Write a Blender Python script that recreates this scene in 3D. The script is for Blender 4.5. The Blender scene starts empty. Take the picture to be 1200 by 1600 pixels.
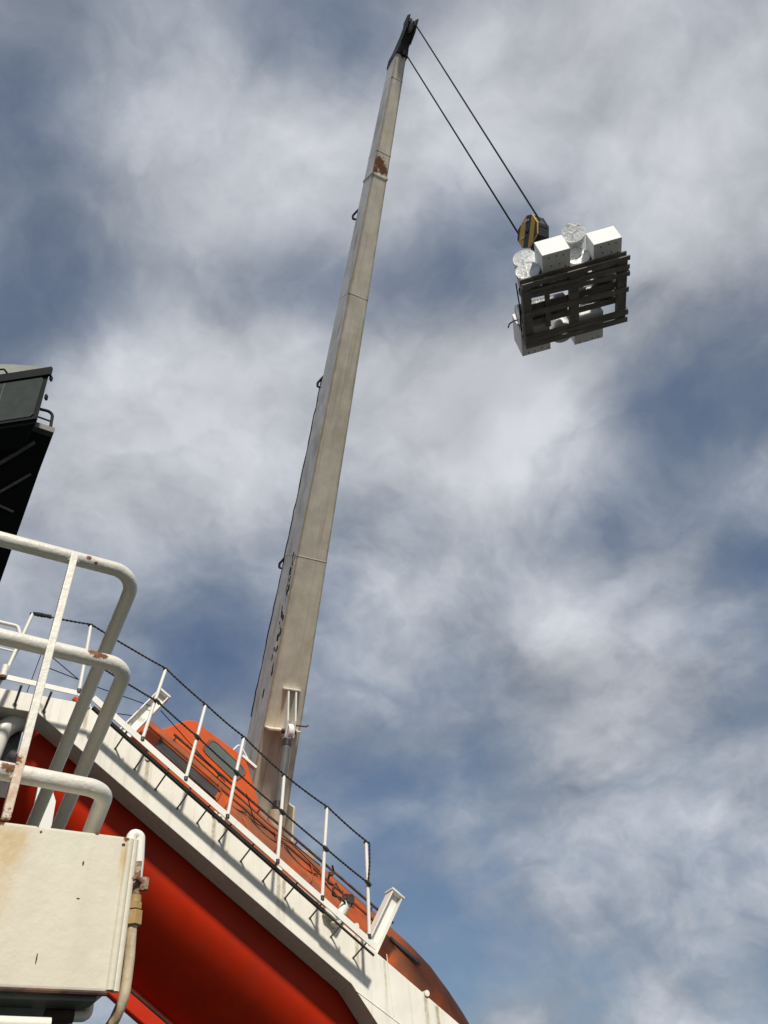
import bpy, bmesh, math, random
from mathutils import Vector as V, Matrix
random.seed(7)
S = bpy.context.scene
COL = S.collection
# ------------------------------------------------------------------ camera
FPX = 1240.0
UPV = V((455 - 600, -540 - 800, FPX)).normalized()
D1 = V((-432 - 600, 2035 - 800, FPX))
D1 = (D1 - UPV * D1.dot(UPV)).normalized()
D2 = D1.cross(UPV).normalized()
CAM = V((0, 0, 1.7))


def w(v):
    return V((D2.dot(v), D1.dot(v), UPV.dot(v)))


AX = [w(V((1, 0, 0))), w(V((0, 1, 0))), w(V((0, 0, 1)))]
cd = bpy.data.cameras.new('camera')
co = bpy.data.objects.new('camera', cd)
COL.objects.link(co)
m = Matrix((AX[0], -AX[1], -AX[2])).transposed().to_4x4()
m.translation = CAM
co.matrix_world = m
cd.sensor_fit = 'VERTICAL'
cd.sensor_height = 32.0
cd.lens = FPX / 1600.0 * 32.0
cd.clip_start = 0.05
cd.clip_end = 20000
S.camera = co


def ray(px, py):
    return w(V(((px - 600) / FPX, (py - 800) / FPX, 1.0)))


def at(px, py, depth):
    return CAM + ray(px, py) * depth


def onY(px, py, Y):
    r = ray(px, py)
    return CAM + r * ((Y - CAM.y) / r.y)


def onP(px, py, p0, n):
    r = ray(px, py)
    return CAM + r * ((p0 - CAM).dot(n) / r.dot(n))


# ------------------------------------------------------------------ exposure, sun, sky
S.view_settings.view_transform = 'Standard'
S.view_settings.look = 'None'
S.view_settings.exposure = 0.0
S.view_settings.gamma = 1.0
S.view_settings.use_curve_mapping = False
SUN_EL = 43.5
SUN_DIR = V((-0.17, -math.cos(math.radians(SUN_EL)), math.sin(math.radians(SUN_EL)))).normalized()
sl = bpy.data.lights.new('sun', 'SUN')
sl.energy = 4.0
sl.angle = math.radians(4.5)
sl.color = (1.0, 0.94, 0.84)
so = bpy.data.objects.new('sun', sl)
COL.objects.link(so)
so.rotation_euler = SUN_DIR.to_track_quat('Z', 'Y').to_euler()
so.location = (0, -20, 40)

world = bpy.data.worlds.new('World')
S.world = world
world.use_nodes = True
nt = world.node_tree
nt.nodes.clear()


class NT:
    """small helper for building node trees"""

    def __init__(s, tree):
        s.t = tree

    def n(s, typ, **kw):
        x = s.t.nodes.new(typ)
        for k, v in kw.items():
            if k.startswith('i_'):
                key = k[2:]
                key = int(key) if key.isdigit() else key.replace('_', ' ')
                s.set(x.inputs[key], v)
            else:
                setattr(x, k, v)
        return x

    def set(s, sock, v):
        if hasattr(v, 'is_output'):
            s.t.links.new(v, sock)
        else:
            if sock.type == 'RGBA' and len(v) == 3:
                v = (*v, 1)
            sock.default_value = v

    def math(s, op, a, b=None, c=None, clamp=False):
        x = s.t.nodes.new('ShaderNodeMath')
        x.operation = op
        x.use_clamp = clamp
        for i, v in enumerate((a, b, c)):
            if v is not None:
                s.set(x.inputs[i], v)
        return x.outputs[0]

    def vmath(s, op, a, b=None, scale=None):
        x = s.t.nodes.new('ShaderNodeVectorMath')
        x.operation = op
        s.set(x.inputs[0], a)
        if b is not None:
            s.set(x.inputs[1], b)
        if scale is not None:
            s.set(x.inputs['Scale'], scale)
        return x.outputs['Value'] if op in ('DOT_PRODUCT', 'DISTANCE', 'LENGTH') else x.outputs['Vector']

    def noise(s, vec, scale, detail=4, rough=.55, dist=0.0, color=False):
        x = s.t.nodes.new('ShaderNodeTexNoise')
        s.set(x.inputs['Vector'], vec)
        x.inputs['Scale'].default_value = scale
        x.inputs['Detail'].default_value = detail
        x.inputs['Roughness'].default_value = rough
        x.inputs['Distortion'].default_value = dist
        return x.outputs['Color' if color else 0]

    def ramp(s, fac, pts, interp='EASE'):
        x = s.t.nodes.new('ShaderNodeValToRGB')
        cr = x.color_ramp
        cr.interpolation = interp
        while len(cr.elements) < len(pts):
            cr.elements.new(0.5)
        for e, (p, c) in zip(cr.elements, pts):
            e.position = p
            if not hasattr(c, '__len__'):
                c = (c, c, c)
            e.color = (*c, 1)
        s.set(x.inputs[0], fac)
        return x.outputs[0]

    def mix(s, fac, a, b, mode='MIX'):
        x = s.t.nodes.new('ShaderNodeMix')
        x.data_type = 'RGBA'
        x.blend_type = mode
        s.set(x.inputs[0], fac)
        s.set(x.inputs[6], a)
        s.set(x.inputs[7], b)
        return x.outputs[2]

    def map(s, v, a, b, c=0.0, d=1.0, smooth=True):
        x = s.t.nodes.new('ShaderNodeMapRange')
        if smooth:
            x.interpolation_type = 'SMOOTHSTEP'
        s.set(x.inputs[0], v)
        for i, q in enumerate((a, b, c, d)):
            x.inputs[i + 1].default_value = q
        return x.outputs[0]


N = NT(nt)
sky = N.n('ShaderNodeTexSky')
sky.sky_type = 'NISHITA'
sky.sun_disc = False
sky.sun_elevation = math.radians(SUN_EL)
sky.sun_rotation = math.radians(180)
sky.air_density = 1.0
sky.dust_density = 1.2
sky.ozone_density = 1.5
tc = N.n('ShaderNodeTexCoord')
gd = tc.outputs['Generated']
gdir = N.vmath('NORMALIZE', gd)
sep = N.n('ShaderNodeSeparateXYZ', i_0=gdir)
zc = N.math('ADD', N.math('MAXIMUM', sep.outputs[2], 0.0), 0.55)
cmb = N.n('ShaderNodeCombineXYZ', i_0=N.math('DIVIDE', sep.outputs[0], zc), i_1=N.math('DIVIDE', sep.outputs[1], zc), i_2=0.0)
cp = cmb.outputs[0]
# where the banks of cloud and the blue gaps stand in the sky (directions), with a ragged warp
wn = N.noise(cp, 2.6, 4, .55, color=True)
warp = N.vmath('SCALE', N.vmath('SUBTRACT', wn, (0.5, 0.5, 0.5)), scale=0.20)
wdir = N.vmath('NORMALIZE', N.vmath('ADD', gdir, warp))
BANKS = [  # px, py, radius, weight
    (250, 60, 130, .35), (90, 240, 110, .3), (500, 190, 90, .5), (300, 330, 130, .45), (450, 300, 110, .55),
    (700, 270, 110, .65), (800, 70, 130, .6), (1000, 60, 170, .6), (1150, 250, 120, .45), (960, 330, 100, .5),
    (1050, 450, 70, .35), (150, 650, 130, .4), (330, 600, 120, .85), (490, 560, 90, .75), (650, 560, 90, .75),
    (790, 640, 105, 1.25), (910, 670, 85, .8), (650, 720, 130, .35), (100, 840, 120, .4), (300, 760, 130, .35),
    (1040, 850, 50, .55), (1120, 740, 70, .35), (620, 830, 110, .2), (850, 950, 130, .35), (600, 1010, 100, .25),
    (900, 1150, 140, .2), (1050, 1230, 130, .15), (1000, 1350, 110, .0), (800, 1280, 110, .25), (1150, 1060, 90, .2),
    (1100, 1480, 120, .05), (1000, 1580, 90, .15), (800, 1600, 55, .6),
    (460, 90, 75, -.75), (20, 150, 70, -.6), (250, 200, 70, -.3), (60, 400, 100, -.75), (190, 450, 80, -.5),
    (470, 450, 85, -1.1), (370, 430, 60, -.45), (680, 440, 95, -1.0), (800, 430, 70, -.9), (890, 240, 60, -.3),
    (570, 90, 60, -.4), (20, 540, 55, -.6), (1165, 520, 80, -.3), (1050, 640, 65, -.5), (1140, 640, 65, -.3),
    (970, 760, 80, -.8), (1110, 920, 85, -.7), (880, 840, 55, -.3), (330, 990, 85, -.55), (250, 1090, 90, -.45),
    (600, 1200, 110, -.5), (560, 1350, 100, -.45), (690, 1410, 95, -.2), (730, 1520, 75, -.15), (750, 1090, 100, -.35),
    (900, 1490, 90, -.3), (1185, 830, 60, -.5), (420, 1000, 80, -.2)]
acc = None
for (bx, by, br, bw) in BANKS:
    d = ray(bx, by).normalized()
    ang = br / FPX * 0.95
    k = 1.0 / (ang * ang)
    dt = N.vmath('DOT_PRODUCT', wdir, tuple(d))
    e = N.math('EXPONENT', N.math('MULTIPLY_ADD', dt, k, -k))
    acc = N.math('MULTIPLY', e, bw) if acc is None else N.math('MULTIPLY_ADD', e, bw, acc)
wq_ = N.vmath('SCALE', N.vmath('SUBTRACT', N.noise(cp, 2.3, 5, .6, color=True), (0.5, 0.5, 0.5)), scale=0.20)
q2 = N.vmath('ADD', cp, wq_)
n1 = N.noise(q2, 3.3, 10, .57)
n1s = N.noise(N.vmath('ADD', q2, (-0.02, -0.09, 0)), 3.3, 4, .54)
n2 = N.noise(N.vmath('MULTIPLY', q2, (1.0, .9, 1)), 11.0, 9, .66)
dens = N.math('MULTIPLY_ADD', acc, 0.36, N.math('MULTIPLY_ADD', N.math('SUBTRACT', n1, .5), 0.95, 0.555))
n4 = N.noise(q2, 6.2, 7, .55)
bil = N.math('ABSOLUTE', N.math('MULTIPLY_ADD', n4, 2.0, -1.0))
dens = N.math('MULTIPLY_ADD', N.math('SUBTRACT', bil, .17), 0.34, dens)
dens = N.math('ADD', dens, N.math('MULTIPLY', N.math('SUBTRACT', n2, .5), 0.22), clamp=True)
cover = N.ramp(dens, [(0.12, 0.20), (0.36, 0.48), (0.54, 0.82), (0.70, 1.0)], 'LINEAR')
ccol = N.ramp(dens, [(0.20, (2.6, 3.0, 3.7)), (0.52, (3.4, 3.78, 4.4)), (0.70, (4.6, 4.92, 5.5)), (0.96, (6.8, 7.0, 7.5))], 'LINEAR')
shade = N.math('MULTIPLY_ADD', N.math('SUBTRACT', n1, n1s), 1.1, 1.0)
ccol = N.vmath('SCALE', ccol, scale=N.math('MINIMUM', N.math('MAXIMUM', shade, .7), 1.3))
n3 = N.noise(cp, 1.1, 3, .5)
ccol = N.mix(1.0, ccol, N.ramp(n3, [(0.35, .85), (0.65, 1.05)], 'LINEAR'), 'MULTIPLY')
skyc = N.mix(1.0, sky.outputs[0], (0.66, 0.78, 0.86), 'MULTIPLY')
allsky = N.mix(cover, skyc, ccol)
bg = N.n('ShaderNodeBackground', i_Color=allsky, i_Strength=0.1)
out = N.n('ShaderNodeOutputWorld', i_Surface=bg.outputs[0])


# ------------------------------------------------------------------ materials
RUST = (0.19, 0.072, 0.022)
MATS = {}


def paint(name, col, rough=.45, mott=.12, rust=0.0, rust_scale=6.0, streak=0.0, streak_col=(0.30, 0.20, 0.09), dirt=0.0,
          dirt_col=(0.12, 0.10, 0.07), bump=.12, bump_scale=45.0, metal=0.0, sscale=(14, 14, .7), spots=(), drips=(), streak_col2=None, spec=.5, chips=0.0,
          chip_col=(0.03, 0.028, 0.025), second=None, second_amt=.5, second_scale=1.5, edges=None):
    mt = bpy.data.materials.new(name)
    mt.use_nodes = True
    t = mt.node_tree
    t.nodes.clear()
    q = NT(t)
    o = q.n('ShaderNodeTexCoord').outputs['Object']
    c = q.mix(q.map(q.noise(o, 3.1, 6, .6), .3, .7), tuple(v * (1 - mott) for v in col), tuple(min(1, v * (1 + mott * .6)) for v in col))
    if second is not None:
        sn = q.noise(o, second_scale, 7, .65, .3)
        c = q.mix(q.map(sn, 1 - second_amt - .13, 1 - second_amt + .08), c, second)
    if dirt:
        dn = q.noise(o, 1.3, 8, .65)
        c = q.mix(q.math('MULTIPLY', q.map(dn, .42, .72), dirt), c, dirt_col)
    if streak:
        mp = q.n('ShaderNodeMapping', i_Vector=o)
        mp.inputs['Scale'].default_value = sscale
        sn = q.noise(mp.outputs[0], 1.0, 6, .62)
        c = q.mix(q.math('MULTIPLY', q.map(sn, .48, .74), streak), c, streak_col)
    if edges is not None:
        e0, e1, ln = edges
        sp = q.n('ShaderNodeSeparateXYZ', i_0=o)
        wdt = q.math('MULTIPLY_ADD', sp.outputs[2], (e1 - e0) / ln, e0)
        d0 = q.math('MINIMUM', sp.outputs[0], q.math('SUBTRACT', wdt, sp.outputs[0]))
        wv = q.noise(o, 4.0, 6, .7)
        d0 = q.math('MULTIPLY_ADD', q.math('SUBTRACT', wv, .5), -.07, d0)
        em = q.map(d0, .050, .0)
        c = q.mix(q.math('MULTIPLY', em, .75), c, (0.26, 0.19, 0.10))
    rmask = None
    for (p, rad, amt) in drips:      # run-down stains: x, z of the top, length
        pass
    if drips:
        sp = q.n('ShaderNodeSeparateXYZ', i_0=o)
        wob = q.math('MULTIPLY', q.math('SUBTRACT', q.noise(o, 2.2, 3, .5), .5), .05)
        xx = q.math('ADD', sp.outputs[0], wob)
        tot = None
        for (p, width, length) in drips:
            dx = q.math('ABSOLUTE', q.math('SUBTRACT', xx, p[0]))
            mx = q.map(dx, width, width * .25)
            dz = q.math('SUBTRACT', p[2], sp.outputs[2])
            mz = q.math('MULTIPLY', q.map(dz, -.01, .03), q.map(dz, length, length * .2))
            mm = q.math('MULTIPLY', mx, mz)
            tot = mm if tot is None else q.math('MAXIMUM', tot, mm)
        br = q.map(q.noise(o, 9, 6, .7), .25, .6)
        c = q.mix(q.math('MULTIPLY', q.math('MULTIPLY', tot, br), .8), c, streak_col2 or streak_col)
    if rust:
        rn = q.noise(o, rust_scale, 10, .68, .2)
        lo = .78 - rust * .3
        rmask = q.map(rn, lo, lo + .06)
    for (p, rad) in spots:
        dd = q.vmath('DISTANCE', o, tuple(p))
        nn = q.math('MULTIPLY_ADD', q.noise(o, 3.2 / rad, 8, .7), rad * 2.2, dd)
        mk = q.map(nn, rad * 2.05, rad * 1.75)
        rmask = mk if rmask is None else q.math('MAXIMUM', rmask, mk)
    ro = rough
    if rmask is not None:
        rc = q.ramp(q.noise(o, rust_scale * 4, 6, .7), [(.3, tuple(v * .5 for v in RUST)), (.55, RUST), (.75, (0.40, 0.18, 0.06))], 'LINEAR')
        halo = q.noise(o, rust_scale * .9, 5, .6)
        c = q.mix(rmask, c, rc)
        ro = q.math('MULTIPLY_ADD', rmask, .4, rough, clamp=True)
    if chips:
        cn = q.noise(o, 16, 8, .7)
        lo = .74 - chips * .25
        c = q.mix(q.map(cn, lo, lo + .03), c, chip_col)
    b = q.n('ShaderNodeBsdfPrincipled', i_Base_Color=c, i_Roughness=ro, i_Metallic=metal)
    b.inputs['Specular IOR Level'].default_value = spec
    if bump:
        bn = q.noise(o, bump_scale, 5, .6)
        b2 = q.noise(o, bump_scale * .12, 3, .5)
        hh = q.math('MULTIPLY_ADD', b2, 1.5, bn)
        if rmask is not None:
            hh = q.math('MULTIPLY_ADD', rmask, -1.2, hh)
        bp = q.n('ShaderNodeBump', i_Strength=bump, i_Distance=.01, i_Height=hh)
        q.set(b.inputs['Normal'], bp.outputs[0])
    ou = q.n('ShaderNodeOutputMaterial', i_Surface=b.outputs[0])
    MATS[name] = mt
    return mt


# ------------------------------------------------------------------ mesh helpers
class MB:
    def __init__(s):
        s.v = []
        s.f = []

    def add(s, vs, fs):
        o = len(s.v)
        s.v += [V(x) for x in vs]
        s.f += [tuple(i + o for i in f) for f in fs]
        return s

    def box(s, c, a, b, d):
        """centre, three half-axis vectors"""
        c, a, b, d = V(c), V(a), V(b), V(d)
        vs = [c + a * i + b * j + d * k for i in (-1, 1) for j in (-1, 1) for k in (-1, 1)]
        return s.add(vs, [(0, 1, 3, 2), (4, 6, 7, 5), (0, 4, 5, 1), (2, 3, 7, 6), (0, 2, 6, 4), (1, 5, 7, 3)])

    def aabb(s, lo, hi):
        lo, hi = V(lo), V(hi)
        h = (hi - lo) / 2
        return s.box((lo + hi) / 2, (h.x, 0, 0), (0, h.y, 0), (0, 0, h.z))

    def prism(s, poly, d):
        """polygon of world points extruded by vector d"""
        n = len(poly)
        poly = [V(p) for p in poly]
        d = V(d)
        vs = poly + [p + d for p in poly]
        fs = [tuple(range(n))[::-1], tuple(range(n, 2 * n))] + [(i, (i + 1) % n, n + (i + 1) % n, n + i) for i in range(n)]
        return s.add(vs, fs)

    def loft(s, secs, cap=True, closed=True):
        n = len(secs[0])
        vs = [p for q in secs for p in q]
        fs = []
        for i in range(len(secs) - 1):
            for j in range(n if closed else n - 1):
                k = (j + 1) % n
                fs.append((i * n + j, i * n + k, (i + 1) * n + k, (i + 1) * n + j))
        if cap:
            fs.append(tuple(range(n))[::-1])
            fs.append(tuple(range((len(secs) - 1) * n, len(secs) * n)))
        return s.add(vs, fs)

    def tube(s, path, r, n=12, cap=True):
        path = [V(p) for p in path]
        R_ = r if hasattr(r, '__len__') else [r] * len(path)
        t0 = (path[1] - path[0]).normalized()
        up = V((0, 0, 1)) if abs(t0.z) < .9 else V((1, 0, 0))
        x = t0.cross(up).normalized()
        secs = []
        for i, p in enumerate(path):
            if i == 0:
                t = (path[1] - p)
            elif i == len(path) - 1:
                t = (p - path[i - 1])
            else:
                t = (path[i + 1] - p).normalized() + (p - path[i - 1]).normalized()
            t = t.normalized()
            x = (x - t * x.dot(t)).normalized()
            y = t.cross(x)
            secs.append([p + (x * math.cos(2 * math.pi * k / n) + y * math.sin(2 * math.pi * k / n)) * R_[i] for k in range(n)])
        return s.loft(secs, cap)

    def disc(s, c, axis, r, h, n=16):
        a = V(axis).normalized()
        return s.tube([V(c), V(c) + a * h], r, n)


def rope(mb, path, r, pitch=.11, strands=2, n=5):
    """a laid rope: strands twisted round the path"""
    pts = resample(path, pitch / 6)
    L = 0
    prev = pts[0]
    sets = [[] for _ in range(strands)]
    for i, p in enumerate(pts):
        L += (p - prev).length
        prev = p
        t = (pts[min(i + 1, len(pts) - 1)] - pts[max(i - 1, 0)]).normalized()
        x = t.cross(V((0, 1, 0))).normalized()
        y = t.cross(x)
        for k in range(strands):
            a = 2 * math.pi * (L / pitch + k / strands)
            sets[k].append(p + (x * math.cos(a) + y * math.sin(a)) * r * .55)
    for q in sets:
        mb.tube(q, r * .62, n)
    return mb


def resample(path, step):
    path = [V(p) for p in path]
    outp = [path[0]]
    for a, b in zip(path, path[1:]):
        k = max(1, int((b - a).length / step))
        outp += [a.lerp(b, (i + 1) / k) for i in range(k)]
    return outp


def sag(a, b, d, k=10):
    a, b = V(a), V(b)
    return [a.lerp(b, i / k) - V((0, 0, d * 4 * (i / k) * (1 - i / k))) for i in range(k + 1)]


def fillet(pts, rad, k=8):
    pts = [V(p) for p in pts]
    o = [pts[0]]
    for i in range(1, len(pts) - 1):
        a, b, c = pts[i - 1], pts[i], pts[i + 1]
        u, v = (a - b).normalized(), (c - b).normalized()
        ang = u.angle(v)
        t = min(rad / math.tan(ang / 2), (a - b).length * .49, (c - b).length * .49)
        rr = t * math.tan(ang / 2)
        ctr = b + (u + v).normalized() * (rr / math.sin(ang / 2))
        p0, p1 = b + u * t, b + v * t
        d0, d1 = p0 - ctr, p1 - ctr
        tot = d0.angle(d1)
        for j in range(k + 1):
            f = j / k
            o.append(ctr + (d0 * math.sin((1 - f) * tot) + d1 * math.sin(f * tot)) / math.sin(tot))
    o.append(pts[-1])
    return o


WORLD = {}


def frame(o, x, y, z):
    mm = Matrix((V(x), V(y), V(z))).transposed().to_4x4()
    mm.translation = V(o)
    return mm


def thing(name, loc, label, cat, group=None):
    o = bpy.data.objects.new(name, None)
    COL.objects.link(o)
    o.location = loc
    o.empty_display_size = .2
    WORLD[o.name] = Matrix.Translation(V(loc))
    o['label'] = label
    o['category'] = cat
    if group:
        o['group'] = group
    return o


def obj(name, mb, mat, parent=None, fr=None, smooth=False, bevel=0.0, seg=2, label=None, cat=None, group=None, kind=None, angle=35):
    """one mesh object; its own axes are fr (default: world axes at the parent's base)"""
    wm = fr if fr is not None else (WORLD[parent.name] if parent is not None else Matrix.Identity(4))
    inv = wm.inverted()
    me = bpy.data.meshes.new(name)
    bm = bmesh.new()
    vs = [bm.verts.new(inv @ p) for p in mb.v]
    for f in mb.f:
        try:
            bm.faces.new([vs[i] for i in f])
        except ValueError:
            pass
    bmesh.ops.recalc_face_normals(bm, faces=bm.faces)
    if bevel:
        es = [e for e in bm.edges if len(e.link_faces) == 2 and e.calc_face_angle(0) > math.radians(28)]
        res = bmesh.ops.bevel(bm, geom=es, offset=bevel, segments=seg, affect='EDGES', profile=.6, clamp_overlap=True)
        for f in res['faces']:
            f.smooth = True
    if smooth:
        for f in bm.faces:
            f.smooth = True
    if smooth or bevel:
        for e in bm.edges:
            if len(e.link_faces) == 2 and e.calc_face_angle(0) > math.radians(angle):
                e.smooth = False
    bm.to_mesh(me)
    bm.free()
    me.materials.append(mat)
    o = bpy.data.objects.new(name, me)
    COL.objects.link(o)
    WORLD[o.name] = wm
    if parent is not None:
        o.parent = parent
        o.matrix_local = WORLD[parent.name].inverted() @ wm
    else:
        o.matrix_world = wm
    if label:
        o['label'] = label
    if cat:
        o['category'] = cat
    if group:
        o['group'] = group
    if kind:
        o['kind'] = kind
    return o


# ------------------------------------------------------------------ setting: sea and deck
sea_m = paint('sea_water', (0.012, 0.025, 0.032), rough=.15, mott=.3, bump=.6, bump_scale=.5)
deck_m = paint('deck_paint', (0.030, 0.040, 0.030), rough=.7, mott=.25, dirt=.4, dirt_col=(.03,.025,.02), bump=.1)
obj('sea', MB().add([(-9000, -9000, -9), (9000, -9000, -9), (9000, 9000, -9), (-9000, 9000, -9)], [(0, 1, 2, 3)]), sea_m, kind='structure')
obj('deck', MB().aabb((-14, -14, -9.5), (9.2, 26, 0)), deck_m, kind='structure')

shade_block_m = paint('shade_block_paint', (0.30, 0.29, 0.26), rough=.6, mott=.1, dirt=.3)
obj('unseen_shade_block', MB().aabb((-9, -12, 0), (-2.6, 13, 11.5)), shade_block_m, kind='structure')  # unseen block, added to hold back sky light from the left
# ------------------------------------------------------------------ common frames
AL = math.radians(33.1)
RS = V((math.cos(AL), 0, -math.sin(AL)))     # down the ramp
RN = V((math.sin(AL), 0, math.cos(AL)))      # off the ramp
RO = V((1.6, 0, 6.632))
YR = 8.474                                   # plane of the railing
YF = 8.774                                   # face of the launching beam


def rp(s, m_, Y):
    p = RO + RS * s + RN * m_
    return V((p.x, Y, p.z))


# ------------------------------------------------------------------ deck crane
boom_b = at(381, 1290, 12.8)
boom_t = at(617, 96, 15.0)
BA = (boom_t - boom_b).normalized()
BL = (boom_t - boom_b).length
az = V((BA.x, BA.y, 0)).normalized()
HX = V((-az.y, az.x, 0))
if HX.x < 0:
    HX = -HX
cy, sy = math.cos(math.radians(8)), math.sin(math.radians(8))
HX = V((HX.x * cy - HX.y * sy, HX.x * sy + HX.y * cy, 0))
HX = (HX - BA * HX.dot(BA)).normalized()
BU = HX.cross(BA)
if BU.z < 0:
    BU = -BU


def bp(s, x, y):
    return boom_b + BA * s + HX * x + BU * y


def bw(s):
    return .725 + (.222 - .725) * s / BL


def bh(s):
    return .70 + (.31 - .70) * s / BL


BF = frame(boom_b, HX, BU, BA)


def boom_hit(px, py, off=0.0):
    """point of the boom's underside seen at a pixel, as (s, x)"""
    p = onP(px, py, boom_b - BU * off, BU) - boom_b
    return p.dot(BA), p.dot(HX)


sr, xr = boom_hit(592, 254)
boom_m = paint('boom_paint', (0.76, 0.705, 0.575), rough=.5, mott=.14, dirt=.5, dirt_col=(0.44, 0.39, 0.30), streak=.55, streak_col=(0.40, 0.31, 0.19), sscale=(9, 9, .35),
               bump=.06, bump_scale=25, edges=(bw(0), bw(BL), BL),
               spots=[((xr, 0, sr), .15), ((xr + .1, 0, sr - .10), .13), ((xr-.05, 0, sr - .17), .08)])
boom_side_m = paint('boom_side_paint', (0.68, 0.67, 0.64), rough=.5, mott=.15, dirt=.5, dirt_col=(0.36, 0.34, 0.30), streak=.7, streak_col=(0.27, 0.19, 0.12), sscale=(5, 5, .9), bump=.06, bump_scale=25)
black_m = paint('black_steel', (0.011, 0.0115, 0.013), rough=.6, mott=.3, bump=.1)
greyst_m = paint('grey_steel', (0.30, 0.30, 0.29), rough=.35, mott=.15, streak=.3, streak_col=(.12, .11, .1), metal=.3)
cylp_m = paint('cylinder_paint', (0.13, 0.13, 0.125), rough=.4, mott=.2, streak=.4, streak_col=(.06, .055, .05), sscale=(20, 20, .5))
chrome_m = paint('cylinder_steel', (0.50, 0.50, 0.50), rough=.22, mott=.1, metal=.85, bump=.02)
white_m = paint('white_paint', (0.80, 0.77, 0.68), rough=.42, mott=.08, rust=.16, rust_scale=7, dirt=.18, dirt_col=(.42, .37, .27), bump=.12)
brightwhite_m = paint('clean_white_paint', (0.82, 0.80, 0.74), rough=.45, mott=.06, dirt=.15, dirt_col=(.4, .36, .28), bump=0)
rust_m = paint('rusty_steel', (0.15, 0.065, 0.035), rough=.8, mott=.5, second=(0.05, 0.03, 0.025), second_amt=.5, second_scale=9, bump=.4)
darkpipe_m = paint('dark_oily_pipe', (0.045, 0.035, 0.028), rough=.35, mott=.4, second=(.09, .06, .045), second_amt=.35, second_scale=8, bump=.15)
strut_m = paint('strut_grey_paint', (0.21, 0.18, 0.145), rough=.6, mott=.3, rust=.2, bump=.1)
rope_m = paint('dark_rope', (0.028, 0.026, 0.026), rough=.8, mott=.4, bump=.3, bump_scale=120)
wire_m = paint('wire_rope', (0.010, 0.010, 0.013), rough=.8, mott=.3, bump=0, spec=.15)

crane = thing('deck_crane', (boom_b.x + .35, boom_b.y + .4, 0), 'tall cream deck crane boom with black head rising behind the lifeboat', 'crane')


def sec(s, grow=0.0, sh=0.0):
    W_, H_ = bw(s), bh(s)
    return [bp(s, -grow, -grow), bp(s, W_ + grow, -grow), bp(s, W_ + grow, H_ + grow), bp(s, -grow, H_ + grow)]


stn = [BL * i / 14 for i in range(15)] + [BL + .24]
bmn = MB()
bmn.loft([sec(s) for s in stn])
boom = obj('boom', bmn, boom_m, crane, fr=BF, bevel=.018)
# side webs are plates of their own, set a hair proud of the box
for sx in (0, 1):
    q = MB()
    secs = []
    for s in stn[:]:
        x0 = -.003 if sx == 0 else bw(s)
        secs.append([bp(s, x0, .02), bp(s, x0 + .003, .02), bp(s, x0 + .003, bh(s) - .02), bp(s, x0, bh(s) - .02)])
    q.loft(secs)
    obj('side_plate', q, boom_side_m, boom, fr=BF)
# peeling paint along the near side plate
peel = MB()
peel_l = MB()
rnd = random.Random(3)
for i in range(46):
    py = rnd.choice([rnd.uniform(862, 935), rnd.uniform(950, 1052), rnd.uniform(985, 1050), rnd.uniform(875, 930)])
    s0, _ = boom_hit(617 - .1977 * (py - 96), py)
    y0 = bh(s0) * rnd.uniform(.10, .34)
    L_, h_ = rnd.uniform(.02, .085), rnd.uniform(.015, .05)
    pts = []
    for k in range(7):
        a = 2 * math.pi * k / 7
        rr = rnd.uniform(.6, 1.15)
        pts.append(bp(s0 + math.cos(a) * L_ * rr, -.006, y0 + math.sin(a) * h_ * rr))
    (peel if rnd.random() < .62 else peel_l).prism(pts, HX * .0025)
for (px_, py_) in ((407, 1084), (412, 1090)):
    s0, _ = boom_hit(617 - .1977 * (py_ - 96), py_)
    peel.prism([bp(s0 + math.cos(a * .9) * .05, -.006, bh(s0) * .45 + math.sin(a * .9) * .03) for a in range(7)], HX * .0025)
obj('peeled_patch', peel, black_m, boom, fr=BF, kind='stuff')
obj('paint_flake', peel_l, brightwhite_m, boom, fr=BF, kind='stuff')
# weld bands
for py in (119, 234, 270, 457, 868):
    s0, _ = boom_hit(617 - .1977 * (py - 96), py)
    q = MB()
    g = .0035 if py != 270 else .010
    hb = .007 if py != 270 else .03
    q.loft([sec(s0 - hb, .001), sec(s0 - hb * .6, g), sec(s0 + hb * .6, g), sec(s0 + hb, .001)])
    obj('weld_band', q, boom_m, boom, fr=BF)
# rungs and hose brackets on the far-left edge
for py in (322, 588, 879):
    s0, _ = boom_hit(617 - .1977 * (py - 96), py)
    q = MB()
    y0 = bh(s0)
    q.tube(fillet([bp(s0 + .14, .03, y0 - .02), bp(s0 - .03, -.055, y0 + .04), bp(s0 - .10, -.05, y0 + .03), bp(s0 - .10, .04, y0 - .02)], .02, 4), .022, 8)
    obj('step_rung', q, black_m, boom, fr=BF)
hp = []
rnd = random.Random(5)
for i in range(40):
    py = 585 + i * 14
    s0, _ = boom_hit(617 - .1977 * (py - 96), py)
    hp.append(bp(s0, .006 - .016 * rnd.random(), bh(s0) + .004 + .01 * rnd.random()))
obj('hydraulic_hose', MB().tube(hp, .011, 7), black_m, boom, fr=BF, smooth=True)
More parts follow.
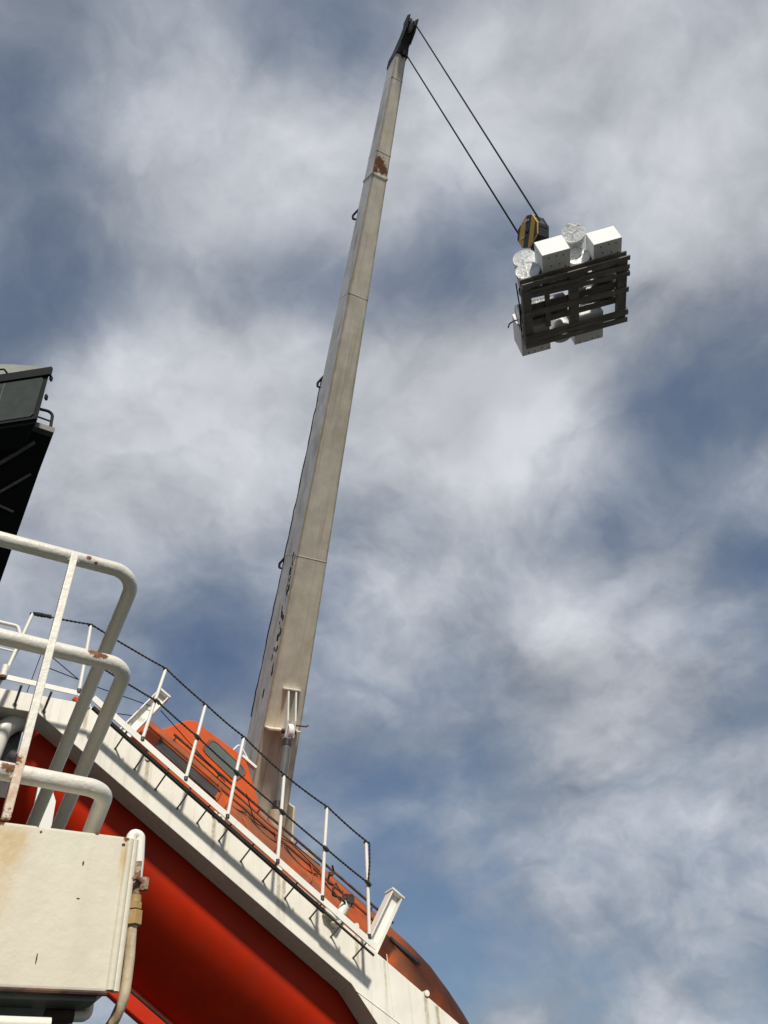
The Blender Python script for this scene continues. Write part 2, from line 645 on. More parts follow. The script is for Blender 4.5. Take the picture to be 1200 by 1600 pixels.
# head
HD = MB()
prof = [(.02, .30, .325), (.20, -.015, .325), (.38, -.04, .25), (.58, -.10, .09), (.80, -.17, -.03), (.88, -.165, -.06)]
secs = []
for (ds, ylo, yhi) in prof:
    hw = .125 if ds < .3 else .095
    if ds > .9:
        hw = .07
    cxx = .111 + .02 * max(0, ds)
    s0 = BL + ds
    if ds < .1:
        secs.append([bp(s0, cxx - hw, .30), bp(s0, cxx + hw, .30), bp(s0, cxx + hw, .33), bp(s0, cxx - hw, .33)])
    else:
        secs.append([bp(s0, cxx - hw, ylo), bp(s0, cxx + hw, ylo), bp(s0, cxx + hw, yhi), bp(s0, cxx - hw, yhi)])
HD.loft(secs)
head = obj('boom_head', HD, black_m, crane, fr=BF, bevel=.012)
q = MB()
for ax_ in (-.07, .11):
    q.prism([bp(BL + .42, .09 + ax_, -.08), bp(BL + .62, .09 + ax_, -.20), bp(BL + .88, .09 + ax_, -.23), bp(BL + .93, .09 + ax_, -.12), bp(BL + .82, .09 + ax_, -.01)], HX * .018)
obj('cheek_plate', q, black_m, head, fr=BF)
obj('sheave', MB().disc(bp(BL + .74, .09, -.12), HX, .13, .05, 24), greyst_m, head, fr=BF)
obj('rope_anchor', MB().box(bp(BL + .22, .13, -.03), HX * .035, BU * .05, BA * .05), black_m, head, fr=BF)
# luffing bracket on the underside
sA, xA = boom_hit(461, 1079)
sB, xB = boom_hit(450, 1138)
xm = (boom_hit(451, 1100)[1])
q = MB()
brk = obj('cylinder_bracket', MB().box(bp(sB - .02, bw(sB) * .47, -.09), HX * .30, BU * .09, BA * .013), boom_m, crane, fr=BF)
for dx in (-.068, .068):
    pts = [bp(sA, xm + dx, 0), bp(sA, xm + dx, -.06), bp(sB + .16, xm + dx, -.27), bp(sB - .10, xm + dx, -.30), bp(sB - .16, xm + dx, -.22), bp(sB - .02, xm + dx, -.002)]
    obj('bracket_fin', MB().prism([p - HX * .014 for p in pts], HX * .028), brightwhite_m, brk, fr=BF)
obj('bracket_cap', MB().box(bp(sA + .012, xm, -.035), HX * .16, BU * .035, BA * .010), brightwhite_m, brk, fr=BF)
pin = bp(sB - .02, xm, -.225)
obj('pivot_pin', MB().disc(pin - HX * .12, HX, .04, .24, 16), darkpipe_m, brk, fr=BF, smooth=True)
# luffing cylinder down to the column
foot = onP(428, 1300, boom_b - BU * 1.0, BU)
cyl_dir = (foot - pin).normalized()
CL = (foot - pin).length
cyl = obj('luffing_cylinder', MB().tube([pin + cyl_dir * .22, pin + cyl_dir * (CL - .25)], .070, 20), cylp_m, crane, smooth=True)
obj('cylinder_collar', MB().tube([pin + cyl_dir * .14, pin + cyl_dir * .25], .076, 20), darkpipe_m, cyl, smooth=True)
obj('cylinder_collar', MB().tube([pin + cyl_dir * (CL - .45), pin + cyl_dir * (CL - .25)], .085, 20), darkpipe_m, cyl, smooth=True)
obj('rod_eye', MB().disc(pin - HX * .045, HX, .125, .09, 22), brightwhite_m, cyl, smooth=True)
obj('rod', MB().tube([pin, pin + cyl_dir * .2], .06, 16), chrome_m, cyl, smooth=True)
sd = cyl_dir.cross(HX).normalized()
if sd.y > 0:
    sd = -sd
for dx in (-.045, .05):
    obj('oil_line', MB().tube([pin + cyl_dir * .3 + HX * dx + sd * .09, pin + cyl_dir * (CL - .35) + HX * dx + sd * .09], .009, 8), cylp_m, cyl, smooth=True)
obj('foot_clevis', MB().tube([foot - cyl_dir * .3, foot + cyl_dir * .35], .13, 16), boom_m, crane, smooth=True)
# hose stub right of the bracket
s1, x1 = boom_hit(474, 1134)
obj('hose_fitting', MB().tube([bp(s1, xm, -.1), bp(s1, bw(s1) + .06, -.07), bp(s1 + .02, bw(s1) + .10, -.05)], .014, 8), rust_m, brk, fr=BF)
# turret and column below
tur = obj('turret', MB().aabb((boom_b.x - .45, boom_b.y - .25, 5.1), (boom_b.x + 1.15, boom_b.y + 1.5, 6.5)), boom_m, crane, bevel=.05)
obj('column', MB().tube([(boom_b.x + .35, boom_b.y + .6, 0), (boom_b.x + .35, boom_b.y + .6, 5.1)], .75, 32), boom_m, crane, smooth=True)
for dx in (-.05, bw(0) + .05):
    obj('pivot_cheek', MB().prism([bp(-.5, dx, -.35), bp(.35, dx, -.05), bp(.35, dx, .6), bp(-.8, dx, .7)], HX * (.04 if dx > 0 else -.04)), boom_m, crane)

# ------------------------------------------------------------------ suspended load
G = w(V((270 - 600, -550 - 800, 1230)).normalized())
lc = onP(898, 470, at(898, 470, 9.7), G)
q4 = [onP(*p, lc, G) for p in ((813, 441), (975, 397), (982, 501), (828, 544))]
E1 = (q4[1] - q4[0]) + (q4[2] - q4[3])
E1 = (E1 - G * E1.dot(G)).normalized()
E2 = G.cross(E1)
LC = (q4[0] + q4[1] + q4[2] + q4[3]) / 4


def lp(a, b, h):
    return LC + E1 * a + E2 * b + G * h


LF = frame(LC, E1, E2, G)


def lbox(mb, a0, a1, b0, b1, h0, h1):
    return mb.box(lp((a0 + a1) / 2, (b0 + b1) / 2, (h0 + h1) / 2), E1 * abs(a1 - a0) / 2, E2 * abs(b1 - b0) / 2, G * abs(h1 - h0) / 2)


wood_m = paint('pallet_wood', (0.25, 0.232, 0.20), rough=.9, mott=.3, dirt=.4, dirt_col=(.06, .055, .05), streak=.5, streak_col=(.07, .06, .05), sscale=(1.2, 22, 22), bump=.25)
foam_m = paint('white_carton', (0.95, 0.95, 0.93), rough=.7, mott=.03, bump=.05, dirt=.06, dirt_col=(.5, .49, .45))
hole_m = paint('dark_hole', (0.03, 0.03, 0.028), rough=.9, bump=0)
wrap_m = paint('crinkled_film', (0.74, 0.75, 0.75), rough=.2, mott=.3, bump=.9, bump_scale=28, second=(.50, .51, .50), second_amt=.5, second_scale=11, spec=.7)
wrap_shade_m = paint('shaded_film', (0.20, 0.20, 0.195), rough=.3, mott=.3, bump=.8, bump_scale=28, second=(.12, .12, .12), second_amt=.5, second_scale=11)  # inner rolls: shade inside the load is put into the film colour
rim_m = paint('white_plastic', (0.82, 0.83, 0.82), rough=.4, mott=.05, bump=.05)
lid_m = paint('film_over_lid', (0.86, 0.87, 0.86), rough=.22, mott=.2, bump=.8, bump_scale=26, second=(.48, .49, .49), second_amt=.40, second_scale=14, spec=.5)
yellow_m = paint('hazard_yellow', (0.75, 0.42, 0.04), rough=.5, mott=.2, rust=.3, rust_scale=9, dirt=.4, dirt_col=(.16, .09, .03), bump=.1)
hazblack_m = paint('hazard_black', (0.02, 0.02, 0.024), rough=.5, mott=.3, bump=.1)

pal = thing('wooden_pallet', lp(0, 0, 0), 'dark weathered wooden pallet seen from below under the hoisted load', 'pallet')
PLF = lambda: None
for a0 in (-.64, -.05, .55):
    obj('stringer', lbox(MB(), a0 - .012, a0 + .10, -.40, .5, .019, .10), wood_m, pal, fr=LF, bevel=.004)
rnd = random.Random(11)
for b0, wd in ((-.455, .06), (-.335, .06), (-.03, .07), (.31, .06), (.43, .075)):
    t = rnd.uniform(-.016, .016)
    qb = MB()
    qb.box(lp(0.01, b0 + wd / 2, .008), E1 * .66 + E2 * t, E2 * wd / 2, G * .010)
    obj('bottom_board', qb, wood_m, pal, fr=LF, bevel=.003)
for b0, wd in ((-.455, .09), (-.29, .09), (-.06, .08), (.03, .07), (.17, .08), (.40, .10)):
    qb = MB()
    qb.box(lp(0.01, b0 + wd / 2, .111), E1 * .655 + E2 * rnd.uniform(-.006, .006), E2 * wd / 2, G * .0105)
    obj('top_board', qb, wood_m, pal, fr=LF, bevel=.003)
for a0 in (-.36,):
    obj('cross_batten', lbox(MB(), a0, a0 + .06, -.42, .30, .062, .099), wood_m, pal, fr=LF, bevel=.003)
PT = .123


def carton(a0, a1, b0, b1, h0, h1, label, holes):
    t = thing('carton', lp((a0 + a1) / 2, (b0 + b1) / 2, h0), label, 'box', 'white cartons on the hoisted pallet')
    obj('shell', lbox(MB(), a0, a1, b0, b1, h0, h1), foam_m, t, fr=LF, bevel=.006)
    hh = MB()
    for (ha, hb) in holes:
        c = lp(a0 + (a1 - a0) * ha, b0 + (b1 - b0) * hb, h0 - .002)
        hh.disc(c + E1 * random.uniform(-.015, .015) + E2 * random.uniform(-.015, .015), G, .0095, .006, 7)
    ho = obj('vent_hole', hh, hole_m, t, fr=LF, kind='stuff')
    return t


H6 = [(.25, .15), (.5, .15), (.75, .15), (.35, .38), (.65, .38), (.3, .65), (.6, .62), (.85, .5), (.5, .85)]
carton(-.355, -.015, -.69, -.24, PT, PT + .315, 'white carton overhanging beside two stacked wrapped rolls, tallest bright front face', H6)
carton(.268, .61, -.645, -.25, PT, PT + .275, 'white carton overhanging the outer right corner of the hoisted pallet', H6)
carton(-.68, -.30, .30, .71, PT, PT + .38, 'white carton with loose blue cord at the lower left pallet corner', [(.2, .9), (.45, .9), (.7, .88), (.9, .9)])
carton(.02, .40, .34, .755, PT, PT + .33, 'white carton poking out along the lower edge of the pallet', [(.2, .93), (.4, .93), (.6, .92), (.8, .93)])


def roll(c, axis, r, L, label, wm=None):
    """c = centre of the near end"""
    t = thing('wrapped_roll', c, label, 'roll', 'film wrapped rolls on the hoisted pallet')
    ax_ = V(axis).normalized()
    x = ax_.orthogonal().normalized()
    y = ax_.cross(x)
    rnd = random.Random(int(r * 1000 + L * 77 + c.x * 50))
    secs = []
    n = 28
    for k in range(9):
        f = k / 8
        secs.append([c + ax_ * L * f + (x * math.cos(2 * math.pi * j / n) + y * math.sin(2 * math.pi * j / n)) * r * (1 + rnd.uniform(-.015, .015)) for j in range(n)])
    obj('body', MB().loft(secs), wm or wrap_m, t, smooth=True, angle=50)
    # crinkled film over the end, inside a raised rim
    rings = []
    lidm = MB()
    for k in range(6):
        f = k / 5
        rr = r * (.99 - .93 * f)
        dz = .004 if k == 0 else (-.004 + rnd.uniform(-.004, .004))
        rings.append([c - ax_ * (.006 + dz + rnd.uniform(-.004, .004)) + (x * math.cos(2 * math.pi * j / n) + y * math.sin(2 * math.pi * j / n)) * rr for j in range(n)])
    lidm.loft(rings, cap=True)
    obj('end_film', lidm, lid_m, t, smooth=True, angle=60)
    rim = MB()
    rim.tube([c + (x * math.cos(2 * math.pi * j / 32) + y * math.sin(2 * math.pi * j / 32)) * r * .95 for j in range(33)], .0125, 6)
    obj('rim', rim, rim_m, t, smooth=True)
    return t


roll(lp(-.505, -.455, PT + .125), E2 * .94 + G * .14 + E1 * .10, .146, .30, 'film wrapped roll with sparkling round end, lower of the left pair')
roll(lp(-.445, -.405, PT + .465), E2 * .92 + G * .20 + E1 * .14, .142, .16, 'film wrapped roll with pale rimmed end, upper of the left pair')
roll(lp(.125, -.45, PT + .142), E2 * .97 + G * .2, .138, .40, 'shaded roll between two cartons with only its lower end sunlit')
roll(lp(.150, -.63, PT + .375), E2 * .88 + G * .34 + E1 * .1, .142, .40, 'sunlit film wrapped roll standing proud between the two near cartons')
roll(lp(-.14, .50, PT), G, .150, .40, 'upright drum whose round base peeks over the far pallet edge')
roll(lp(.46, -.18, PT + .14), E2, .138, .45, 'film wrapped roll lying behind the outer right carton', wrap_shade_m)
roll(lp(-.66, .14, PT + .13), E1, .125, .60, 'film wrapped roll lying across the pallet near the blue cord', wrap_shade_m)
roll(lp(.12, .12, PT + .115), E1, .110, .50, 'film wrapped roll lying across the pallet middle, seen through the slats', wrap_shade_m)

# web slings under the pallet up to the hook
hook_h = 1.36
for b0, ang, lab in ((-.245, .035, 'dark web sling under the pallet nearest the two big cartons'), (.375, -.02, 'dark web sling under the pallet nearest the lower edge')):
    t = thing('lifting_sling', lp(0, b0, 0), lab, 'sling', 'slings carrying the pallet')
    pth = [(-.01, .0, hook_h), (-.66, b0 - ang, .14), (-.658, b0 - ang, -.006), (0, b0, -.010), (.672, b0 + ang, -.006), (.672, b0 + ang, .14), (.01, .0, hook_h)]
    qb = MB()
    P3 = [lp(*p) for p in pth]
    secs = []
    for i, p in enumerate(P3):
        tdir = (P3[min(i + 1, 6)] - P3[max(i - 1, 0)]).normalized()
        nn = tdir.cross(E2).normalized()
        hw = .03 if 0 < i < 6 else .012
        secs.append([p - E2 * hw - nn * .003, p + E2 * hw - nn * .003, p + E2 * hw + nn * .003, p - E2 * hw + nn * .003])
    qb.loft(secs)
    obj('web', qb, wood_m, t, fr=LF)

# loose cord at the corner
cord = MB()
c0 = lp(-.66, .28, PT + .1)
cp_ = [c0, onP(808, 499, c0, E2), onP(802, 502, c0 - E2 * .05, E2), onP(796, 506, c0 - E2 * .1, E2), onP(794, 512, c0 - E2 * .1, E2)]
cord.tube(fillet(cp_, .05, 5), .009, 7)
cord_m = paint('blue_cord', (0.03, 0.05, 0.11), rough=.7, bump=0)
cd_ = obj('loose_cord', cord, cord_m, None, fr=frame(c0, (1, 0, 0), (0, 1, 0), (0, 0, 1)), smooth=True, label='thin dark blue cord hanging loose from the pallet corner', cat='cord')
strap = MB()
sp_ = [lp(-.69, -.42, .12), lp(-.705, -.36, .03), lp(-.70, -.22, .0), lp(-.685, -.05, .05), lp(-.70, .10, .02), lp(-.67, .28, .1)]
strap.tube(fillet(sp_, .08, 5), .008, 6)
obj('tie_line', strap, wire_m, None, fr=LF, smooth=True, label='thin black tie line looping along the left pallet edge', cat='cord')

# hook block
BW = V((BA.x, BA.y, 0)).normalized()
BW = (BW - G * BW.dot(G)).normalized()       # towards the boom tip side, towards the camera
BN = G.cross(BW)
if BN.x > 0:
    BN = -BN                                  # the cheek that faces the camera
hb = lp(0, 0, 1.72)
# slide the centre so that it stands at the block's place
hb = onP(833, 365, hb, G)
blk = thing('hook_block', hb, 'yellow and black striped hook block above the hoisted pallet', 'hook block')


def bk(a, h, nrm):
    return hb + BW * a + G * h + BN * nrm


HBF = frame(hb, BW, -BN, G)
octo = [(-.20, -.10), (-.20, .12), (-.11, .245), (.11, .245), (.20, .12), (.20, -.10), (.11, -.25), (-.11, -.25)]


def clip(poly, nx, ny, d):
    o = []
    for i in range(len(poly)):
        p, q_ = poly[i], poly[(i + 1) % len(poly)]
        a, b = p[0] * nx + p[1] * ny - d, q_[0] * nx + q_[1] * ny - d
        if a <= 0:
            o.append(p)
        if (a < 0) != (b < 0):
            f = a / (a - b)
            o.append((p[0] + (q_[0] - p[0]) * f, p[1] + (q_[1] - p[1]) * f))
    return o


for sg in (1, -1):
    ck = obj('cheek_plate', MB().prism([bk(a, h, sg * .075) for a, h in octo], BN * sg * .022), yellow_m if sg > 0 else hazblack_m, blk, fr=HBF, bevel=.004)
    # diagonal stripe direction (a, h) = (.65, .76); its normal
    nx, ny = .757, -.653
    for lo, hi in ((-.052, .058), (.175, .4), (-.40, -.19)):
        pl_ = clip(clip(octo, nx, ny, hi), -nx, -ny, -lo)
        if len(pl_) > 2:
            obj('stripe', MB().prism([bk(a * .985, h * .985, sg * .0965) for a, h in pl_], BN * sg * .004), hazblack_m, ck, fr=HBF)
    for (a, h) in ((.07, .14), (-.115, .0)):
        obj('guide_bar', MB().tube([bk(a + .045, h - .03, sg * .108), bk(a, h + .005, sg * .115), bk(a - .04, h + .035, sg * .108)], .009, 8), white_m, ck, fr=HBF, smooth=True)
    obj('pin_nut', MB().disc(bk(0, 0, sg * .10), BN * sg, .030, .022, 6), hazblack_m, ck, fr=HBF)
obj('sheave', MB().disc(bk(0, .02, -.03), BN, .165, .06, 28), hazblack_m, blk, fr=HBF)
obj('cross_spacer', MB().box(bk(0, -.215, 0), BW * .10, G * .03, BN * .074), hazblack_m, blk, fr=HBF)
obj('front_guard', MB().box(bk(.175, -.01, 0), BW * .012, G * .13, BN * .074), hazblack_m, blk, fr=HBF)
obj('front_guard', MB().box(bk(.145, -.175, 0) , (BW * .55 + G * .83) * .09, (BW * .83 - G * .55) * .01, BN * .074), hazblack_m, blk, fr=HBF)
obj('front_guard', MB().box(bk(.145, .18, 0) , (BW * .55 - G * .83) * .07, (BW * .83 + G * .55) * .01, BN * .074), hazblack_m, blk, fr=HBF)
obj('top_guard', MB().box(bk(0, .225, 0), BW * .10, G * .012, BN * .074), hazblack_m, blk, fr=HBF)
hk = [bk(0, -.23, 0), bk(0, -.33, 0), bk(.05, -.38, 0), bk(.05, -.46, 0), bk(0, -.50, 0), bk(-.06, -.47, 0), bk(-.065, -.41, 0)]
obj('hook', MB().tube(fillet(hk, .04, 5), .022, 10), hazblack_m, blk, fr=HBF, smooth=True)
# hoist rope: two falls
hr = thing('hoist_rope', hb, 'two thin black hoist rope falls between boom head and hook block', 'rope')
topR = onP(648, 34, bp(BL + .80, .09, -.31), V((1, 0, 0)))
topL = onP(640, 80, bp(BL + .02, .13, -.08), V((1, 0, 0)))
rb = bk(.19, .02, 0)
lb = bk(-.19, .02, 0)
for a_, b_ in ((rb, bp(BL + .76, .115, -.25)), (lb, bp(BL + .22, .14, -.07))):
    obj('rope_fall', MB().tube([a_, b_], .0135, 8), wire_m, hr, smooth=True)

# ------------------------------------------------------------------ free fall lifeboat
YC = 10.40
BOF = frame(RO + V((0, YC, 0)), RS, V((0, 1, 0)), RN)


def lb_(s, t, m_):
    return RO + RS * s + RN * m_ + V((0, YC - t, 0))   # t towards the camera


orange_m = paint('orange_gelcoat', (0.60, 0.085, 0.010), spec=.25, rough=.5, mott=.14, dirt=.5, dirt_col=(.33, .085, .03), bump=.06, bump_scale=12, streak=.35, streak_col=(.30, .075, .03), sscale=(1.5, 10, 10), second=(.50, .085, .02), second_amt=.4, second_scale=3)
weathered_m = paint('weathered_orange', (0.46, 0.09, 0.022), spec=.25, rough=.65, mott=.3, second=(.27, .088, .038), second_amt=.48, second_scale=2.6, dirt=.45, dirt_col=(.22, .10, .055), bump=.08, bump_scale=14,
                    streak=.55, streak_col=(.13, .055, .035), sscale=(1.1, 9, 9))
hull_m = paint('red_orange_hull', (0.56, 0.026, 0.003), spec=.2, rough=.5, mott=.10, bump=.03, bump_scale=6, dirt=.35, dirt_col=(.36, .03, .012), streak=.22, streak_col=(.30, .05, .03), sscale=(7, 7, .5))
glass_m = paint('dark_glass', (0.10, 0.115, 0.10), rough=.12, mott=.1, bump=0.01, spec=.8)
seal_m = paint('window_seal', (0.23, 0.075, 0.05), rough=.7, mott=.3, bump=.1)
slit_m = paint('dark_recess', (0.05, 0.045, 0.042), rough=.5, mott=.3, bump=.05)

boat = thing('lifeboat', RO + V((3, YC, -2.5)), 'orange enclosed free fall lifeboat lying on its white launching ramp', 'lifeboat')


def catmull(pts, k=4):
    o = []
    n = len(pts)
    for i in range(n - 1):
        p0, p1, p2, p3 = pts[max(i - 1, 0)], pts[i], pts[i + 1], pts[min(i + 2, n - 1)]
        for j in range(k):
            t = j / k
            o.append(tuple(.5 * (2 * b + (c - a) * t + (2 * a - 5 * b + 4 * c - d) * t * t + (3 * b - a - 3 * c + d) * t ** 3) for a, b, c, d in zip(p0, p1, p2, p3)))
    o.append(pts[-1])
    return o


hullp = catmull([(1.13, .22), (1.22, 0), (1.25, -.38), (1.23, -.72), (1.09, -.95), (.82, -1.16), (.48, -1.38), (.12, -1.55), (0, -1.56)], 4)
hull_full = hullp + [(-a, b) for a, b in hullp[-2::-1]]


def taper(s):
    if s < 4.2:
        return 1.0, 1.0, 0.0
    f = min(1, (s - 4.2) / 3.9)
    return (1 - f ** 2.2 * .88), (1 - f ** 2.0 * .75), f ** 2 * .30


hs = [-.20, 0, .5, 1, 2, 3, 4, 4.5, 5, 5.5, 6, 6.4, 6.8, 7.2, 7.5, 7.8, 8.0]
secs = []
for s in hs:
    fw, fd, sh_ = taper(s)
    secs.append([lb_(s, a * fw, b * fd if b < 0 else b) for a, b in hull_full])
hull = obj('hull', MB().loft(secs), hull_m, boat, fr=BOF, smooth=True, angle=50)
canp = catmull([(1.125, .20), (1.08, .42), (.96, .68), (.76, .90), (.45, 1.0), (0, 1.04)], 4)
can_full = canp + [(-a, b) for a, b in canp[-2::-1]]
cs = [.46, .52, .7, 1, 1.5, 2, 3, 4, 4.6, 5.1, 5.5, 5.9, 6.2, 6.5, 6.8, 7.1, 7.4]
secs = []
for s in cs:
    fw, fd, sh_ = taper(s)
    g = 1.0
    if s > 5.0:
        f = (s - 5.0) / 2.4
        g = 1 - .95 * f ** 2.1
    if s < .5:
        g = .93
    secs.append([lb_(s, a * fw * (1 if g > .9 else .97), .20 + (b - .20) * g) for a, b in can_full])
canopy = obj('canopy', MB().loft(secs), weathered_m, boat, fr=BOF, smooth=True, angle=50)
# fender strip along the gunwale
fs = []
for s in [x * .25 for x in range(-1, 31)]:
    fw, fd, sh_ = taper(s)
    fs.append(lb_(s, 1.14 * fw + .02, .20))
obj('gunwale_strip', MB().tube(fs, .035, 8), orange_m, boat, fr=BOF, smooth=True)
# lower bright orange side of the canopy below the dirt line, dark window slit
sd_ = MB()
sec2 = []
for s in (.56, .8, 1.2, 1.6, 2.05):
    sec2.append([lb_(s, 1.128, .22), lb_(s, 1.085, .43), lb_(s, 1.000, .615), lb_(s, 1.012, .62), lb_(s, 1.098, .435), lb_(s, 1.14, .22)])
obj('side_panel', MB().loft([[p for p in q_] for q_ in sec2]), orange_m, boat, fr=BOF)
slit = MB().loft([[lb_(s, 1.092, .445), lb_(s, 1.018, .60), lb_(s, 1.030, .605), lb_(s, 1.104, .45)] for s in (.88, 1.86)])
so_ = obj('side_window', slit, slit_m, boat, fr=BOF)
obj('window_ledge', MB().tube([lb_(.86, 1.03, .62), lb_(1.9, 1.03, .62)], .014, 8), weathered_m, so_, fr=BOF)
obj('window_ledge', MB().tube([lb_(.86, 1.112, .442), lb_(1.9, 1.112, .442)], .010, 8), rust_m, so_, fr=BOF)
# cupola
cup = [(.70, .82), (.80, 1.02), (.93, 1.36), (1.02, 1.455), (1.80, 1.53), (1.94, 1.51), (2.03, 1.44), (2.46, 1.04), (2.62, .86)]


def cup_t(m_):
    return .70 - .16 * (m_ - .85) / .7


cb = MB()
near = [lb_(s, cup_t(m_), m_) for s, m_ in cup]
far = [lb_(s, -cup_t(m_), m_) for s, m_ in cup]
cb.loft([far, near])
cupo = obj('conning_cabin', cb, orange_m, boat, fr=BOF, bevel=.028, seg=2)
win = [(1.395, 1.345), (1.42, 1.385), (1.475, 1.395), (1.93, 1.365), (1.985, 1.34), (2.00, 1.285), (1.965, 1.145), (1.935, 1.115), (1.89, 1.105), (1.46, 1.135), (1.41, 1.155), (1.395, 1.20)]
wc = (sum(p[0] for p in win) / len(win), sum(p[1] for p in win) / len(win))


def ring(k, dt):
    return [lb_(wc[0] + (s - wc[0]) * k, cup_t(wc[1] + (m_ - wc[1]) * k) + dt, wc[1] + (m_ - wc[1]) * k) for s, m_ in win]


wn_ = obj('window', MB().loft([ring(1.0, -.02), ring(1.0, .004)]), glass_m, cupo, fr=BOF)
fr_ = MB()
fr_.loft([ring(1.0, -.01), ring(1.0, .012), ring(1.12, .014), ring(1.17, -.01)], cap=False)
obj('window_frame', fr_, seal_m, cupo, fr=BOF)
for i in range(10):
    p_ = ring(1.10, .014)[i]
    pass
for s0 in (2.12, 2.55):
    pass
# white fitting and grab line on the front of the cabin
obj('grab_handle', MB().tube(fillet([lb_(1.70, .5, 1.52), lb_(1.72, .5, 1.68), lb_(1.98, .5, 1.56), lb_(2.0, .5, 1.45)], .04, 4), .012, 8), brightwhite_m, boat, fr=BOF, smooth=True)
obj('front_fitting', MB().box(lb_(1.98, .52, 1.53), RS * .13, RN * .02, V((0, .04, 0))), brightwhite_m, boat, fr=BOF, bevel=.006)
# handrail along the roof edge
hrp = [lb_(s, .85, .875 + .03) for s in (.95, 1.6, 2.2, 2.9, 3.6, 4.3, 4.75)]
hr_o = obj('handrail', MB().tube(hrp, .017, 8), rust_m, boat, fr=BOF, smooth=True)
for s in (1.0, 1.75, 2.45, 3.1, 3.7, 4.4):
    obj('bracket', MB().tube([lb_(s, .85, .90), lb_(s, .83, .78)], .013, 6), rust_m, hr_o, fr=BOF)
# grab lines looping on the side
gl = MB()
for s in (1.75, 2.35, 2.95, 3.55):
    gl.tube(sag(lb_(s, 1.02, .64), lb_(s + .58, 1.02, .64), .09, 8), .009, 6)
obj('grab_line', gl, rust_m, boat, fr=BOF, smooth=True, kind='stuff')
for s in (1.80, 2.75, 3.35, 3.9):
    obj('becket', MB().tube([lb_(s, 1.0, .70), lb_(s + .10, 1.04, .60), lb_(s + .12, 1.12, .42)], .007, 5), weathered_m, boat, fr=BOF)
obj('roof_strake', MB().tube([lb_(s, .97, .69) for s in (.6, 2, 3.4, 4.6)], .02, 8), weathered_m, boat, fr=BOF, smooth=True)
# small hatch ledge and side slits farther down
obj('side_vent', MB().loft([[lb_(s, 1.00, .60), lb_(s, .955, .66), lb_(s, .97, .67), lb_(s, 1.015, .61)] for s in (4.75, 5.25)]), slit_m, boat, fr=BOF)
# keel rail
obj('keel_rail', MB().tube([lb_(s, .50, -1.56) for s in (.2, 2, 4, 6)], .016, 10), darkpipe_m, boat, fr=BOF, smooth=True)
obj('bilge_keel', MB().loft([[lb_(s, .27, -1.50), lb_(s, .33, -1.46), lb_(s, .33, -1.68), lb_(s, .29, -1.68)] for s in (.0, 6)]), hull_m, boat, fr=BOF)

# ------------------------------------------------------------------ launching ramp
drip = []
for (px, py) in ((138, 1102), (232, 1186), (336, 1276), (436, 1362), (444, 1372), (557, 1458), (566, 1470), (600, 1500), (664, 1556), (682, 1570)):
    p = onY(px, py, YF)
    drip.append((p, .036 if px not in (566, 600) else .022, .58))
RAMP0 = V((5.9, 9.0, 0))
drip = [(p - RAMP0, a, b) for p, a, b in drip]
beam_m = paint('ramp_white_paint', (0.84, 0.805, 0.71), rough=.42, mott=.06, rust=.18, rust_scale=5, drips=drip, streak=.26, streak_col=(.34, .27, .14), dirt=.12, dirt_col=(.5, .44, .32), bump=.08, bump_scale=30)
ramp = thing('launching_ramp', RAMP0, 'white weathered steel launching ramp sloping down beneath the orange lifeboat', 'ramp')


def girder(Y0, dpth, xl):
    top = [(xl, 6.60), (1.56, 6.63)] + [(1.6 + s * math.cos(AL), 6.632 - s * math.sin(AL)) for s in (0.05, 7.3)]
    low = [(7.72, 0.0), (6.9, 0.0), (6.25, 2.25), (5.30, 3.46), (4.965, 3.873), (1.08, 6.405), (.6, 6.40), (xl, 6.39)]
    poly = [V((x, Y0, z)) for x, z in top + low]
    return MB().prism(poly, V((0, dpth, 0)))


obj('side_beam', girder(YF, .33, -1.6), beam_m, ramp, bevel=.008)
obj('side_beam', girder(YC + (YC - YF) - .33, .33, 2.2), beam_m, ramp, bevel=.008)
obj('platform_plate', MB().aabb((-1.58, YF + .334, 6.40), (.98, YF + 1.7, 6.46)), beam_m, ramp)
obj('dark_shade_plate', MB().aabb((-1.57, 9.112, 5.55), (1.0, 9.14, 6.395)), darkpipe_m, ramp)  # added dark plate, stands in for the shade below the platform
obj('leg', MB().aabb((-1.55, YF + .02, 0), (-1.25, YF + .31, 6.39)), beam_m, ramp, bevel=.008)
# lugs on the top edge
for (px, py) in ((137, 1102), (231, 1184), (335, 1272), (437, 1356), (557, 1447), (667, 1552)):
    p = onY(px, py, YF - .012)
    obj('lug', MB().disc(V((p.x, YF - .02, p.z)), (0, 1, 0), .033, .08, 18), beam_m, ramp, smooth=True)
p = onY(345, 1278, YF - .01)
lug = MB()
n = 20
secs = []
for (yy, ro_) in ((0, .05), (.05, .05)):
    pass
ringo = [V((p.x + .05 * math.cos(2 * math.pi * k / n), YF - .012, p.z + .05 * math.sin(2 * math.pi * k / n))) for k in range(n)]
ringi = [V((p.x + .02 * math.cos(2 * math.pi * k / n), YF - .012, p.z + .02 * math.sin(2 * math.pi * k / n))) for k in range(n)]
dY = V((0, .03, 0))
lug.loft([ringi, ringo, [v + dY for v in ringo], [v + dY for v in ringi], ringi], cap=False)
obj('padeye', lug, beam_m, ramp)
# weld seam lines across the beam face
for px, py in ((606, 1518),):
    p = onY(px, py, YF)
    obj('weld_seam', MB().tube([(p.x, YF - .002, p.z + .18), (p.x + .05, YF - .002, p.z - .9)], .005, 6), beam_m, ramp)
p1, p2 = onY(556, 1548, YF), onY(625, 1600, YF)
obj('weld_seam', MB().tube([p1 + V((0, -.002, 0)), p2 + (p2 - p1) * .6 + V((0, -.002, 0))], .005, 6), beam_m, ramp)


